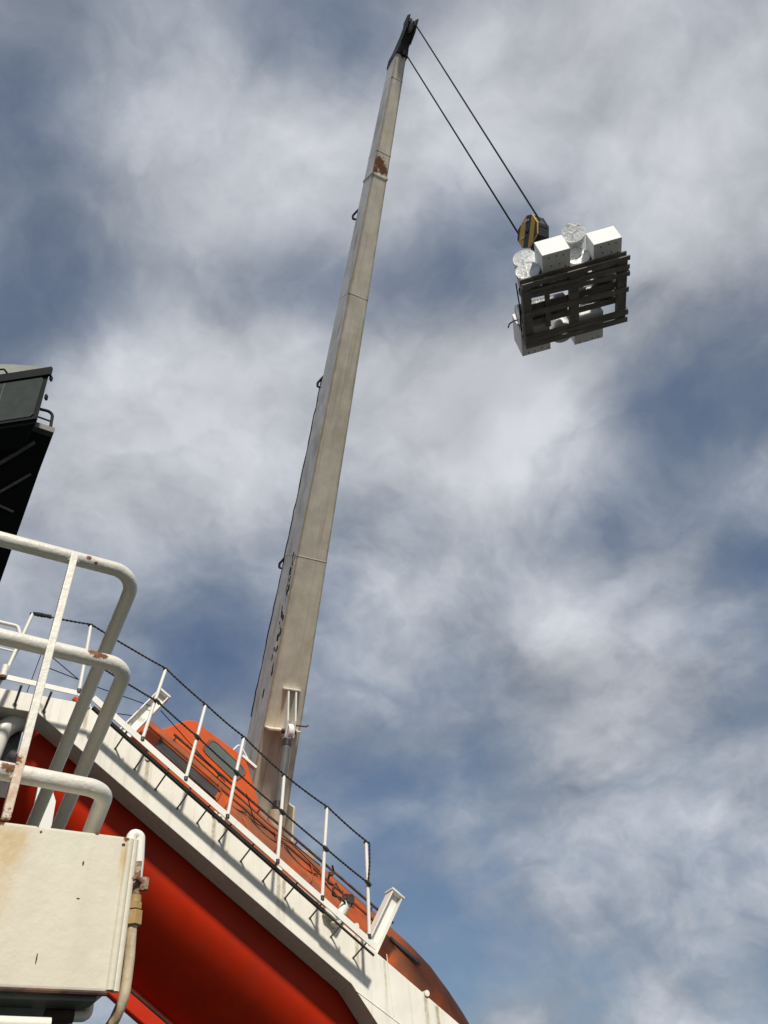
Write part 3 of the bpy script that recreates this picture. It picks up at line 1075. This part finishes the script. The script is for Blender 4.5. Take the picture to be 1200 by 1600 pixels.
def hbeam(s0, m0, m1, Y0, hw, fw):
    """an H section standing off the ramp: two flanges across s and a web"""
    h = MB()
    a, b = rp(s0, m0, Y0), rp(s0, m1, Y0)
    c = (a + b) / 2
    hm = RN * ((m1 - m0) / 2)
    h.box(c - RS * hw, RS * .008, V((0, fw, 0)), hm)
    h.box(c + RS * hw, RS * .008, V((0, fw, 0)), hm)
    h.box(c, RS * (hw - .009), V((0, .007, 0)), hm)
    return h


h1 = obj('outrigger', hbeam(.53, -.06, .86, 9.0, .075, .085), brightwhite_m, ramp, bevel=.003)
obj('end_plate', MB().box(rp(.53, .868, 9.0), RS * .095, V((0, .095, 0)), RN * .012), brightwhite_m, h1, bevel=.003)
obj('stiffener', MB().prism([rp(.47, -.02, 8.96), rp(.60, -.02, 8.96), rp(.47, .35, 8.96)], V((0, .012, 0))), brightwhite_m, h1)
h2 = obj('outrigger', hbeam(4.42, -.08, .86, 9.0, .075, .085), brightwhite_m, ramp, bevel=.003)
obj('end_plate', MB().box(rp(4.42, .868, 9.0), RS * .10, V((0, .10, 0)), RN * .012), brightwhite_m, h2, bevel=.003)
# cable roller near the lower end
ro = thing('rope_fairlead', rp(3.83, .05, 8.78), 'white stub with rusty roller head and shackle on the ramp edge', 'fairlead')
a, b = rp(3.83, -.12, 8.72), rp(3.83, .19, 8.72)
obj('stub', MB().tube([a, b], .058, 18), white_m, ro, smooth=True)
obj('roller', MB().tube([b, b + RN * .07], .075, 18), rust_m, ro, smooth=True)
obj('roller', MB().tube([b + RN * .03 - V((0, .09, 0)), b + RN * .03 + V((0, .09, 0))], .05, 14), darkpipe_m, ro, smooth=True)
obj('base_block', MB().box(rp(3.72, -.05, 8.70), RS * .08, V((0, .05, 0)), RN * .035), white_m, ro, bevel=.006)
sh = thing('rusty_shackle', rp(3.5, .12, 8.6), 'rusty bent wire links hooked from a railing post to the roller', 'shackle')
lk = [rp(3.42, .22, 8.5), rp(3.47, .12, 8.53), rp(3.56, .16, 8.56), rp(3.60, .07, 8.58), rp(3.70, .13, 8.62), rp(3.80, .15, 8.66)]
obj('link', MB().tube(fillet(lk, .02, 4), .014, 8), rust_m, sh, smooth=True)
obj('link', MB().tube(fillet([rp(3.55, .16, 8.5), rp(3.72, .10, 8.5), rp(3.70, .03, 8.5), rp(3.54, .08, 8.5), rp(3.55, .17, 8.5)], .02, 4), .009, 6), rust_m, sh, smooth=True)
obj('link', MB().tube(fillet([rp(3.40, .28, 8.46), rp(3.46, .26, 8.5), rp(3.47, .20, 8.5), rp(3.42, .18, 8.47)], .02, 4), .012, 6), rust_m, sh, smooth=True)

# ------------------------------------------------------------------ ramp railing
post_m = paint('post_white_paint', (0.84, 0.815, 0.745), rough=.45, mott=.06, rust=.28, rust_scale=9, dirt=.10, dirt_col=(.42, .34, .22), bump=.1, chips=.22, chip_col=(.10, .05, .03))
rail = thing('ramp_railing', (3.5, YR, 5.3), 'white post railing with dark ropes along the launching ramp edge', 'railing')
y8 = YR
base = [(223, 1152), (290.5, 1214), (355.5, 1273), (433.8, 1343), (503.5, 1400), (577, 1460)]
tops = [(259, 1046), (321, 1102), (381, 1153), (444, 1212), (511, 1262), (572, 1316)]
mids = [(245, 1098), (307.5, 1153), (369, 1209), (440, 1270), (507.5, 1327), (573.5, 1381)]
PB = [onY(*p, y8) for p in base]
PTt = [onY(*p, y8) for p in tops]
PM = [onY(*p, y8) for p in mids]
leftp = [((124, 1077), (142, 977)), ((6, 1056), (51, 959))]
LBs = [(onY(*a, y8), onY(*b, y8)) for a, b in leftp]
for b_, t_ in list(zip(PB, PTt)) + LBs:
    mid = b_.lerp(t_, .5) + V((0, 0, 0)) + RS * random.uniform(-.006, .006)
    po = obj('post', MB().tube([b_ - V((0, 0, .02)), mid, t_], .0205, 12), post_m, rail, smooth=True)
    obj('foot', MB().tube([b_ - V((0, 0, .04)), b_ + V((0, 0, .002))], .024, 10), darkpipe_m, po, smooth=True)
    obj('rope_eye', MB().tube([t_ - V((0.03, 0, 0.005)), t_ + V((0.03, 0, 0.0))], .016, 8), rust_m, po)
a = onY(68, 1041, y8)
b = onY(60, 1092, y8)
po = obj('short_post', MB().tube([b, a], .022, 12), post_m, rail, smooth=True)
obj('hook', MB().tube(fillet([a + V((.0, -.02, -.12)), a + V((.01, -.04, .02)), a + V((.05, -.04, .0)), a + V((.04, -.04, -.05))], .02, 4), .010, 6), rust_m, po)
# brace beside the end post
a, b = onY(8, 1062, y8 + .03), onY(37, 1000, y8 + .03)
obj('brace', MB().tube([onY(-2, 1070, y8 + .05), onY(33, 1006, y8 + .05)], .017, 10), post_m, rail, smooth=True)
pa, pb_ = onY(4, 1058, y8 - .06), onY(9, 1040, y8 - .06)
sk = obj('pipe_socket', MB().tube([pa, pb_], .035, 14), post_m, rail, smooth=True)
obj('socket_mouth', MB().tube([pa - (pb_ - pa) * .12, pa + (pb_ - pa) * .1], .037, 14), rust_m, sk, smooth=True)
# toe plates
hz = .048
tp = MB()
fa, fb = onY(-60, 1042, y8), onY(121, 1083, y8)
tp.box((fa + fb) / 2, (fb - fa) / 2, V((0, .006, 0)), V((0, 0, .030)))
obj('toe_plate', tp, post_m, rail, bevel=.002)
s_of = lambda p: (p - RO).dot(RS)
s0, s1 = .03, 4.31
tp = MB()
segs = [s0, .78, 1.55, 2.2, 3.0, 3.72, s1]
for a_, b_ in zip(segs, segs[1:]):
    tq = MB()
    ma, mb_ = -.075 - .012 * a_, -.075 - .012 * b_
    pA, pB = rp(a_ + .001, ma, y8), rp(b_ - .001, mb_, y8)
    tq.box((pA + pB) / 2, (pB - pA) / 2, V((0, .006, 0)), RN * .036)
    obj('toe_plate', tq, post_m, rail, bevel=.002)
# short joining piece at the corner
obj('toe_plate', MB().box((fb + rp(.03, -.075, y8)) / 2, (rp(.03, -.075, y8) - fb) / 2 * .96, V((0, .005, 0)), V((0, 0, .03))), post_m, rail, bevel=.002)
# dark pipe behind the toe plate
obj('pipe', MB().tube([rp(s, -.135 - .012 * s, y8 + .06) for s in (.10, 1, 2, 3, 3.6)], .026, 12), darkpipe_m, rail, smooth=True)
obj('pipe', MB().tube([rp(s, -.15 - .012 * s, y8 + .03) for s in (3.6, 4.0, 4.33)], .014, 10), darkpipe_m, rail, smooth=True)
# struts from the rail to the beam face
pxs = [(183, 1113), (224, 1160), (260, 1189), (294, 1222), (325, 1252), (359, 1284), (394, 1316), (432, 1352), (466, 1380), (503, 1408), (540, 1442), (579, 1466)]
ends = [(147, 1146), (180, 1170), (210, 1202), (243, 1233.5), (277, 1263), (308, 1286), (342, 1314), (376, 1346), (410.5, 1377), (445, 1404), (484, 1435), (517, 1464), (552, 1497)]
for k, (ex, ey) in enumerate(ends):
    e_ = onY(ex, ey, YF)
    top = V((e_.x + .04, y8 + .02, e_.z + .105))
    # keep the outer end under the toe plate
    s_ = (top - RO).dot(RS)
    so = MB().tube([top + V((0, 0, .06)), top, e_ + V((0, .01, 0))], .0105, 8)
    st = obj('strut', so, strut_m, rail, smooth=True)
    obj('weld_foot', MB().disc(e_ + V((0, .002, 0)), (0, -1, 0), .016, .005, 10), strut_m, st)
for (tx, ty), (ex, ey) in (((34, 1070), (23, 1101)), ((81, 1080), (68, 1112))):
    e_ = onY(ex, ey, YF)
    t_ = onY(tx, ty, y8)
    st = obj('strut', MB().tube([t_, e_ + V((0, .01, 0))], .014, 8), strut_m, rail, smooth=True)
    obj('weld_foot', MB().disc(e_ + V((0, .002, 0)), (0, -1, 0), .026, .007, 10), strut_m, st)
# ropes: things of their own
r1 = thing('safety_rope', PTt[2], 'twisted dark rope along the railing post tops, upper of two', 'rope', 'ropes strung on the ramp railing')
rm = MB()
chain = [LBs[1][1], LBs[0][1]] + PTt
path = []
for a_, b_ in zip(chain, chain[1:]):
    path += sag(a_ + V((0, -.02, 0)), b_ + V((0, -.02, 0)), .012, 6)
last = PTt[-1]
path += [last + V((.03, -.03, -.02)), last + V((.015, -.03, -.25)), PM[-1] + V((.0, -.03, 0))]
rope(rm, path, .0118, .095, 2, 5)
obj('strand', rm, rope_m, r1, smooth=True, kind='stuff')
wr = MB()
for i in range(14):
    a_ = LBs[1][1].lerp(LBs[0][1], .02 + i * .02)
    wr.disc(a_ + V((0, -.02, -.008)), (1, .3 * random.uniform(-1, 1), .2), .024 * random.uniform(.8, 1.15), .018, 8)
obj('whipping', wr, rope_m, r1, kind='stuff')
r2 = thing('safety_rope', PM[2], 'twisted dark rope threaded through the railing posts at mid height', 'rope', 'ropes strung on the ramp railing')
lm = [onY(31, 1007, y8), onY(64, 1013, y8), onY(132, 1029, y8)]
path = []
chain = lm + PM
for a_, b_ in zip(chain, chain[1:]):
    path += sag(a_ + V((0, -.028, 0)), b_ + V((0, -.028, 0)), .006, 6)
rope(rope_mb := MB(), path, .0115, .075, 2, 5)
obj('strand', rope_mb, rope_m, r2, smooth=True, kind='stuff')
kn = MB()
for pm in PM:
    kn.tube([pm + V((-.035, -.03, .02)), pm + V((.0, -.035, .0)), pm + V((.03, -.03, -.03))], .021, 8)
for i in range(9):
    kn.disc(lm[0].lerp(lm[1], i / 8 * .9) + V((0, -.028, 0)), (1, .2, .3), .024, .02, 8)
obj('knot', kn, rope_m, r2, kind='stuff')

# thin stays and wires
wires = [
    ('thin dark stay slanting down to the second railing post', [(78, 1024), (123, 1062)], 8.9),
    ('thin dark stay running nearly level to the second railing post', [(74, 1043), (123, 1062)], 8.86),
    ('thin dark stay dropping behind the flat rail bar', [(66, 1018), (42, 1082)], 9.3),
    ('thin dark wire from the yellow handle across to the upper outrigger', [(150, 1073), (238, 1104)], 8.95),
    ('short dark wire level with the foot of the upper outrigger', [(184, 1115), (219, 1120)], 9.0),
    ('thin dark wire running from outrigger top down over the cabin', [(251, 1110), (300, 1165), (352, 1222)], 9.05),
    ('thin dark wire stretched low along the canopy side', [(300, 1180), (420, 1288), (500, 1352)], 9.1),
    ('thin brown wire hanging loose over the weathered canopy', [(385, 1240), (398, 1285), (455, 1318), (500, 1362)], 9.12),
]
for lab, pts, Y in wires:
    P3 = [onY(*p, Y) for p in pts]
    obj('stay_wire', MB().tube(fillet(P3, .1, 4) if len(P3) > 2 else P3, .0055, 6), wire_m, None, fr=frame(P3[0], (1, 0, 0), (0, 1, 0), (0, 0, 1)), smooth=True, label=lab, cat='wire')
ye_m = paint('yellow_paint', (0.70, 0.42, 0.03), rough=.45, mott=.1, bump=.05)
a, b = onY(165, 1099, 8.95), onY(179, 1086, 8.95)
obj('yellow_handle', MB().tube([a - (b - a) * .6, b], .026, 12), ye_m, None, fr=frame(a, (1, 0, 0), (0, 1, 0), (0, 0, 1)), smooth=True, label='short yellow handle poking up behind the ramp corner', cat='handle')

# ------------------------------------------------------------------ handrail at the far left, gooseneck vent, white fin
hl = thing('platform_handrail', onY(-10, 980, 8.7), 'small white tubular handrail ending at the left end post', 'handrail')
Yh = 8.75
obj('rail', MB().tube(fillet([onY(-120, 944, Yh), onY(28, 979, Yh), onY(33, 1000, Yh)], .06, 6), .024, 12), brightwhite_m, hl, smooth=True)
obj('rail', MB().tube([onY(-120, 985, Yh), onY(22, 1018, Yh)], .014, 10), brightwhite_m, hl, smooth=True)
obj('post', MB().tube([onY(-40, 963, Yh), onY(-40, 963, Yh) - V((0, 0, .85))], .02, 10), brightwhite_m, hl, smooth=True)

gv = thing('gooseneck_pipe', (.3, 9.35, 0), 'pale curved gooseneck pipe in shade under the ramp platform', 'pipe')
Yg = 9.0
gp = [onY(-40, 1330, Yg), onY(-22, 1200, Yg), onY(2, 1142, Yg), onY(24, 1128, Yg), onY(44, 1130, Yg + .25), onY(64, 1150, Yg + .6)]
obj('bend', MB().tube(fillet(catm := [V(p) for p in gp], .25, 6), .105, 20), white_m, gv, smooth=True)
obj('pipe', MB().tube([gp[0], V((gp[0].x, gp[0].y, 0))], .105, 20), white_m, gv, smooth=True)

fn = thing('white_gusset', onY(66, 1290, 5.6), 'white steel gusset plate standing behind the curved rails', 'plate')
Yq = 5.6
obj('plate', MB().prism([onY(65, 1205, Yq), onY(76, 1212, Yq), onY(87.5, 1252, Yq), onY(74, 1330, Yq), onY(36, 1340, Yq)], V((0, .03, 0))), brightwhite_m, fn, bevel=.004)
pz = onY(55, 1330, Yq)
obj('post', MB().aabb((pz.x - .09, Yq + .035, 0), (pz.x + .02, Yq + .12, pz.z + .1)), brightwhite_m, fn)

# ------------------------------------------------------------------ foreground guard rail and box
Y0 = onY(110, 872, 1).y
Y0 = at(110, 872, 2.0).y
tube_m = paint('rail_white_paint', (0.74, 0.715, 0.64), rough=.36, mott=.06, bump=.38, bump_scale=34, dirt=.12, dirt_col=(.5, .42, .28),
               spots=[(onY(px_, py_, Y0 - .0165) - V((.3, Y0, 2.6)), r_) for px_, py_, r_ in ((153, 1021, .016), (144, 1018, .011), (163, 1026, .009), (139, 872, .008), (150, 880, .006), (16, 1200, .013), (8, 1197, .010))], rust=.10, rust_scale=16)
bar_m = paint('bar_white_paint', (0.78, 0.75, 0.66), rough=.4, mott=.06, bump=.25, bump_scale=50, dirt=.15, dirt_col=(.5, .42, .28), streak_col2=(.50, .24, .08), drips=[(onY(29, 1172, Y0) - V((.3, Y0, 2.6)), .05, .30)],
              spots=[(onY(26, 1190, Y0-.012) - V((.3, Y0, 2.6)), .014), (onY(14, 1240, Y0) - V((.3, Y0, 2.6)), .018), (onY(10, 1276, Y0) - V((.3, Y0, 2.6)), .022)], rust=.05, rust_scale=20)
gr = thing('guard_rail', (.3, Y0, 2.6), 'thick white tubular guard rail with rounded ends on the white box', 'guard rail')
for (p_l, p_c, leng) in (((0, 843), (214, 898), (85, 1207)), ((0, 989), (199, 1042), (94, 1285)), ((0, 1196), (167, 1235), (138, 1310))):
    z0 = onY(*p_c, Y0).z
    L0 = onY(*p_l, Y0)
    C0 = onY(*p_c, Y0)
    lf = C0 + (L0 - C0) * 3.2
    lf.z = C0.z + (L0.z - C0.z) * 1.5
    e0 = onY(*leng, Y0 + (.62 if p_c[1] < 1200 else .22))
    e0 = C0 + (e0 - C0) * (1.75 if p_c[1] < 1200 else 2.6)
    pth = fillet([lf, C0, e0], .060 if p_c[1] < 950 else .048, 10)
    obj('rail', MB().tube(pth, .0182, 22), tube_m, gr, smooth=True)
bt, bb = onY(116, 868, Y0 - .008), onY(8, 1281, Y0 - .008)
xh = V((.0105, 0, 0))
bar = MB()
secs = []
for i in range(9):
    p = bb.lerp(bt, i / 8)
    secs.append([p + V((-.0085, -.012, 0)), p + V((.0085, -.012, 0)), p + V((.0085, .008, 0)), p + V((-.0085, .008, 0))])
bar.loft(secs)
obj('flat_bar', bar, bar_m, gr, bevel=.002)
for (px, py) in ((115, 873), (78, 1010), (24, 1208)):
    p = onY(px, py, Y0)
    obj('weld', MB().tube([p + V((-.014, -.005, -.010)), p + V((0, -.012, -.012)), p + V((.014, -.005, -.010))], .006, 8), tube_m, gr, smooth=True)

Yb = Y0 - .03
tl, tr, brr, bll = onY(0, 1281, Yb), onY(205, 1308, Yb), onY(180, 1555, Yb), onY(0, 1540, Yb)
zt, zb = tr.z, (brr.z + bll.z) / 2
xr_ = (tr.x + brr.x) / 2
box_m = paint('box_cream_paint', (0.72, 0.675, 0.55), rough=.48, mott=.06, bump=.16, bump_scale=30, dirt=.40, dirt_col=(.50, .43, .31), rust=.05, rust_scale=14, streak=.18, streak_col=(.42, .36, .26), sscale=(10, 10, 1.2),
              spots=[(onY(2, 1283, Yb) - V((.1, Yb + .15, zb)), .010), (onY(198, 1311, Yb) - V((.1, Yb + .15, zb)), .007), (onY(60, 1290, Yb) - V((.1, Yb + .15, zb)), .004), (onY(175, 1552, Yb) - V((.1, Yb + .15, zb)), .006)], streak_col2=(.55,.36,.13), drips=[(onY(8, 1284, Yb) - V((.1, Yb + .15, zb)), .07, .22), (onY(36, 1290, Yb) - V((.1, Yb + .15, zb)), .02, .08), (onY(199, 1316, Yb) - V((.1, Yb + .15, zb)), .010, .10)])
under_shade_m = paint('box_underside_shade', (0.17, 0.19, 0.16), rough=.6, mott=.2, dirt=.4, dirt_col=(.06, .06, .05), bump=.2)  # underside shade and green deck reflection put into the base colour
bx = thing('equipment_box', (.1, Yb + .15, zb), 'weathered cream steel box with rust stains under the guard rail', 'box')
obj('body', MB().aabb((-.55, Yb, zb), (xr_ - .008, Yb + .34, zt)), box_m, bx, bevel=.006)
obj('lip', MB().tube([(xr_ - .006, Yb + .004, zb + .004), (xr_ - .006, Yb + .004, zt - .004)], .0085, 12), box_m, bx, smooth=True)
obj('lip', MB().tube([(xr_ + .006, Yb + .012, zb + .004), (xr_ + .006, Yb + .012, zt - .002)], .0085, 12), box_m, bx, smooth=True)
obj('bottom_edge', MB().tube([(-.54, Yb + .003, zb - .001), (xr_ - .01, Yb + .003, zb - .001)], .0045, 8), rust_m, bx, smooth=True)
obj('base_pan', MB().aabb((-.53, Yb + .012, zb - .012), (xr_ - .025, Yb + .32, zb - .002)), under_shade_m, bx)
obj('base_rib', MB().aabb((-.53, Yb + .07, zb - .045), (xr_ - .12, Yb + .10, zb - .013)), under_shade_m, bx)
p = onP(88, 1583, V((0, 0, zb - .02)), V((0, 0, 1)))
obj('drain_stub', MB().tube([p + V((-.02, .0, -.005)), p + V((.03, -.004, -.005))], .012, 10), rust_m, bx, smooth=True)
obj('drain_stub', MB().tube(fillet([p + V((.028, -.004, -.005)), p + V((.055, -.004, -.005)), p + V((.055, -.0, .03))], .01, 4), .009, 10), white_m, bx, smooth=True)
p = onP(30, 1597, V((0, 0, zb - .05)), V((0, 0, 1)))
obj('lower_pipe', MB().tube([p + V((-.4, .0, 0)), p + V((.05, 0, -.004))], .012, 12), white_m, bx, smooth=True)
obj('hanger_post', MB().aabb((-.50, Yb + .1, 0), (-.40, Yb + .24, zb - .002)), white_m, bx)

nk = MB()
for (px, py, dx, dy) in ((130, 1349, 1.2, 3), (57, 1498, .8, 6), (122, 1404, 2, .8), (64, 1300, 1.5, 1.5), (152, 1302, 2.5, 1.5), (193, 1320, 2.5, 2)):
    c_ = onY(px, py, Yb)
    k_ = 2.0 / FPX
    nk.prism([c_ + V((dx * k_ * math.cos(a * 1.05), -.0006, dy * k_ * math.sin(a * 1.05))) for a in range(6)], V((0, .0014, 0)))
obj('paint_nick', nk, rust_m, bx, kind='stuff')
# conduit beside the box
cdm = paint('conduit_cream_paint', (0.56, 0.47, 0.32), rough=.55, mott=.2, rust=.22, rust_scale=14, streak=.85, streak_col=(.27, .15, .06), sscale=(30, 30, 3), bump=.25, bump_scale=40)
rustlt_m = paint('light_rust', (0.26, 0.125, 0.06), rough=.8, mott=.5, second=(0.50, 0.42, 0.33), second_amt=.42, second_scale=40, bump=.5)
brass_m = paint('stained_brass', (0.42, 0.27, 0.11), rough=.5, mott=.2, rust=.35, rust_scale=20, bump=.2)
Yc = Yb + .03
cn = thing('conduit_pipe', onY(205, 1430, Yc), 'stained cream conduit pipe with rusty coupling beside the box edge', 'pipe')
pp = [onY(203, 1318, Yc), onY(207, 1302, Yc), onY(219, 1306, Yc), onY(217, 1345, Yc), onY(214, 1372, Yc)]
obj('top_bend', MB().tube(fillet(pp, .008, 5), .0105, 14), brightwhite_m, cn, smooth=True)
obj('rusty_sleeve', MB().tube([onY(216, 1348, Yc), onY(210, 1408, Yc)], .0108, 14), rustlt_m, cn, smooth=True)
cl = MB().tube([onY(200, 1375, Yc - .02), onY(212, 1371, Yc - .022), onY(222, 1378, Yc - .012), onY(221, 1391, Yc - .01)], .0055, 10)
obj('clamp', cl, rustlt_m, cn, smooth=True)
obj('clamp_bolt', MB().tube([onY(227, 1372, Yc), onY(225, 1391, Yc)], .008, 8), rustlt_m, cn, smooth=True)
obj('collar', MB().tube([onY(211, 1400, Yc), onY(210, 1411, Yc)], .0125, 14), brass_m, cn, smooth=True)
obj('coupling', MB().tube([onY(210, 1411, Yc), onY(209, 1421, Yc)], .0145, 6), brass_m, cn)
obj('hex_nut', MB().tube([onY(208.5, 1424, Yc), onY(206.5, 1446, Yc)], .0175, 6), brass_m, cn)
low = [onY(206, 1446, Yc), onY(202, 1500, Yc), onY(194, 1560, Yc), onY(176, 1600, Yc + .02), onY(140, 1640, Yc + .06)]
obj('lower_tube', MB().tube(fillet(low, .06, 6), .0100, 14), cdm, cn, smooth=True)

# ------------------------------------------------------------------ dark cabin tower at the upper left
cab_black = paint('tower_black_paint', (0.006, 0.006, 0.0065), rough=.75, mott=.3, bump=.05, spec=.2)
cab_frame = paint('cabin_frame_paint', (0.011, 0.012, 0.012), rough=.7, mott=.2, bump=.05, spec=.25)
cab_roof = paint('cabin_roof_paint', (0.30, 0.31, 0.27), rough=.5, mott=.1, dirt=.3, dirt_col=(.15, .15, .13), bump=.05)
cab_glass = paint('tinted_glass', (0.050, 0.055, 0.045), rough=.06, mott=.15, bump=0, spec=.5)
cab_grey = paint('tower_grey_paint', (0.13, 0.13, 0.12), rough=.6, mott=.2, bump=.05)
KY = 20.0
ct = thing('control_cabin', (-1.5, KY + 2, 0), 'dark tall cabin tower with large tinted window at upper left', 'cabin')
# tower below: right edge upright
KT = KY + 1.2
te = onY(80, 683, KT)
tlow = onY(2, 905, KT + 4.5)
tlow2 = tlow + (tlow - te) * 1.2
prof_t = [V((te.x, KT, te.z)), tlow2, V((tlow2.x, KT + 16, tlow2.z)), V((te.x, KT + 16, te.z))]
TW = MB()
TW.loft([[p_ + V((-8, 0, 0)) for p_ in prof_t], prof_t])
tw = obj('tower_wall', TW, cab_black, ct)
fcd = (tlow2 - V((te.x, KT, te.z))).normalized()
fn_ = V((1, 0, 0)).cross(fcd).normalized()
if fn_.y > 0:
    fn_ = -fn_
tp0 = V((te.x, KT, te.z))
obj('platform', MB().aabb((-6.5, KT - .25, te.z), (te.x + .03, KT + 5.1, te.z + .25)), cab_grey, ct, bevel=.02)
for (a_, b_) in (((-40, 748), (54, 691)), ((-40, 792), (48, 741)), ((-10, 786), (21, 800))):
    obj('brace', MB().tube([onP(*a_, tp0 + fn_ * .06, fn_), onP(*b_, tp0 + fn_ * .06, fn_)], .07 if a_[1] < 760 else .05, 10), cab_grey, tw, smooth=True)
# cabin: turned window wall
ctr_ = onY(79, 577, KY)           # upper near corner
cbot = onY(57, 661, KY)           # lower near corner
dirc = V((-.79, .613, 0)).normalized()
nrmc = V((-.613, -.79, 0)).normalized()
Hc = ctr_.z - cbot.z
lower = V((cbot.x, KY, cbot.z))
upper = V((ctr_.x, KY, ctr_.z))
Lc = 4.5
wall = [lower, upper, upper + dirc * Lc, lower + dirc * Lc]
back = V((-.15, 1.35, 0))
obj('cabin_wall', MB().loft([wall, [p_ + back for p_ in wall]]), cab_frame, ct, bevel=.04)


def wq(u, v, o):
    return lower.lerp(upper, v) + dirc * u + nrmc * o


pane = [wq(.17, .16, .02), wq(.14, .80, .02), wq(.22, .84, .02), wq(3.8, .84, .02), wq(3.8, .12, .02), wq(.27, .12, .02)]
pn = obj('window_pane', MB().prism(pane, nrmc * .03), cab_glass, ct)
for u in (1.55,):
    obj('glazing_bar', MB().box(wq(u, .48, .06), dirc * .012, (upper - lower) * .35, nrmc * .01), cab_grey, pn)
obj('sill', MB().box(wq(Lc / 2, .06, .05), dirc * (Lc / 2), (upper - lower).normalized() * .05, nrmc * .05), cab_frame, ct)
obj('visor', MB().box(wq(Lc / 2 - .03, .93, .05), dirc * (Lc / 2 + .06), (upper - lower) * .075, nrmc * .06), cab_frame, ct, bevel=.02)
for v in (.50, .86):
    obj('edge_bracket', MB().box(wq(-.04, v, -.1), dirc * .035, (upper - lower) * .035, nrmc * .06), cab_frame, ct)
# roof: a shallow dome-like cap that swells away from the corner
rf = MB()
secs = []
for i in range(10):
    u = Lc * i / 9
    hgt_ = .03 + 1.05 * math.sin(min(1, u / 3.4) * math.pi / 2)
    b0 = wq(u, 1.005, .03)
    secs.append([b0, b0 + V((0, 0, hgt_)) - nrmc * .10 * hgt_, b0 + V((0, 0, hgt_ * 1.05)) + back * .96, b0 + back * .98])
rf.loft(secs)
roof = obj('roof', rf, cab_roof, ct, smooth=True)
fx = wq(1.55, 1.01, .06)
obj('roof_fitting', MB().tube(fillet([fx, fx + V((-.15, -.05, .12)), fx + V((-.3, .02, .1)), fx + V((-.38, .1, -.05))], .06, 4), .035, 8), cab_frame, roof, smooth=True)
# railing on the platform
KR = KT + .05
rl = []
a_, b_, c_ = onY(40, 634, KR), onY(83, 644, KR), onY(77.5, 676, KR)
obj('railing', MB().tube(fillet([a_, b_, c_], .22, 6), .055, 10), cab_frame, ct, smooth=True)
for p_, q_ in (((50, 648), (81, 659)), ((46, 659), (78.5, 672.5))):
    obj('railing_bar', MB().tube([onY(*p_, KR), onY(*q_, KR)], .032, 8), cab_frame, ct, smooth=True)
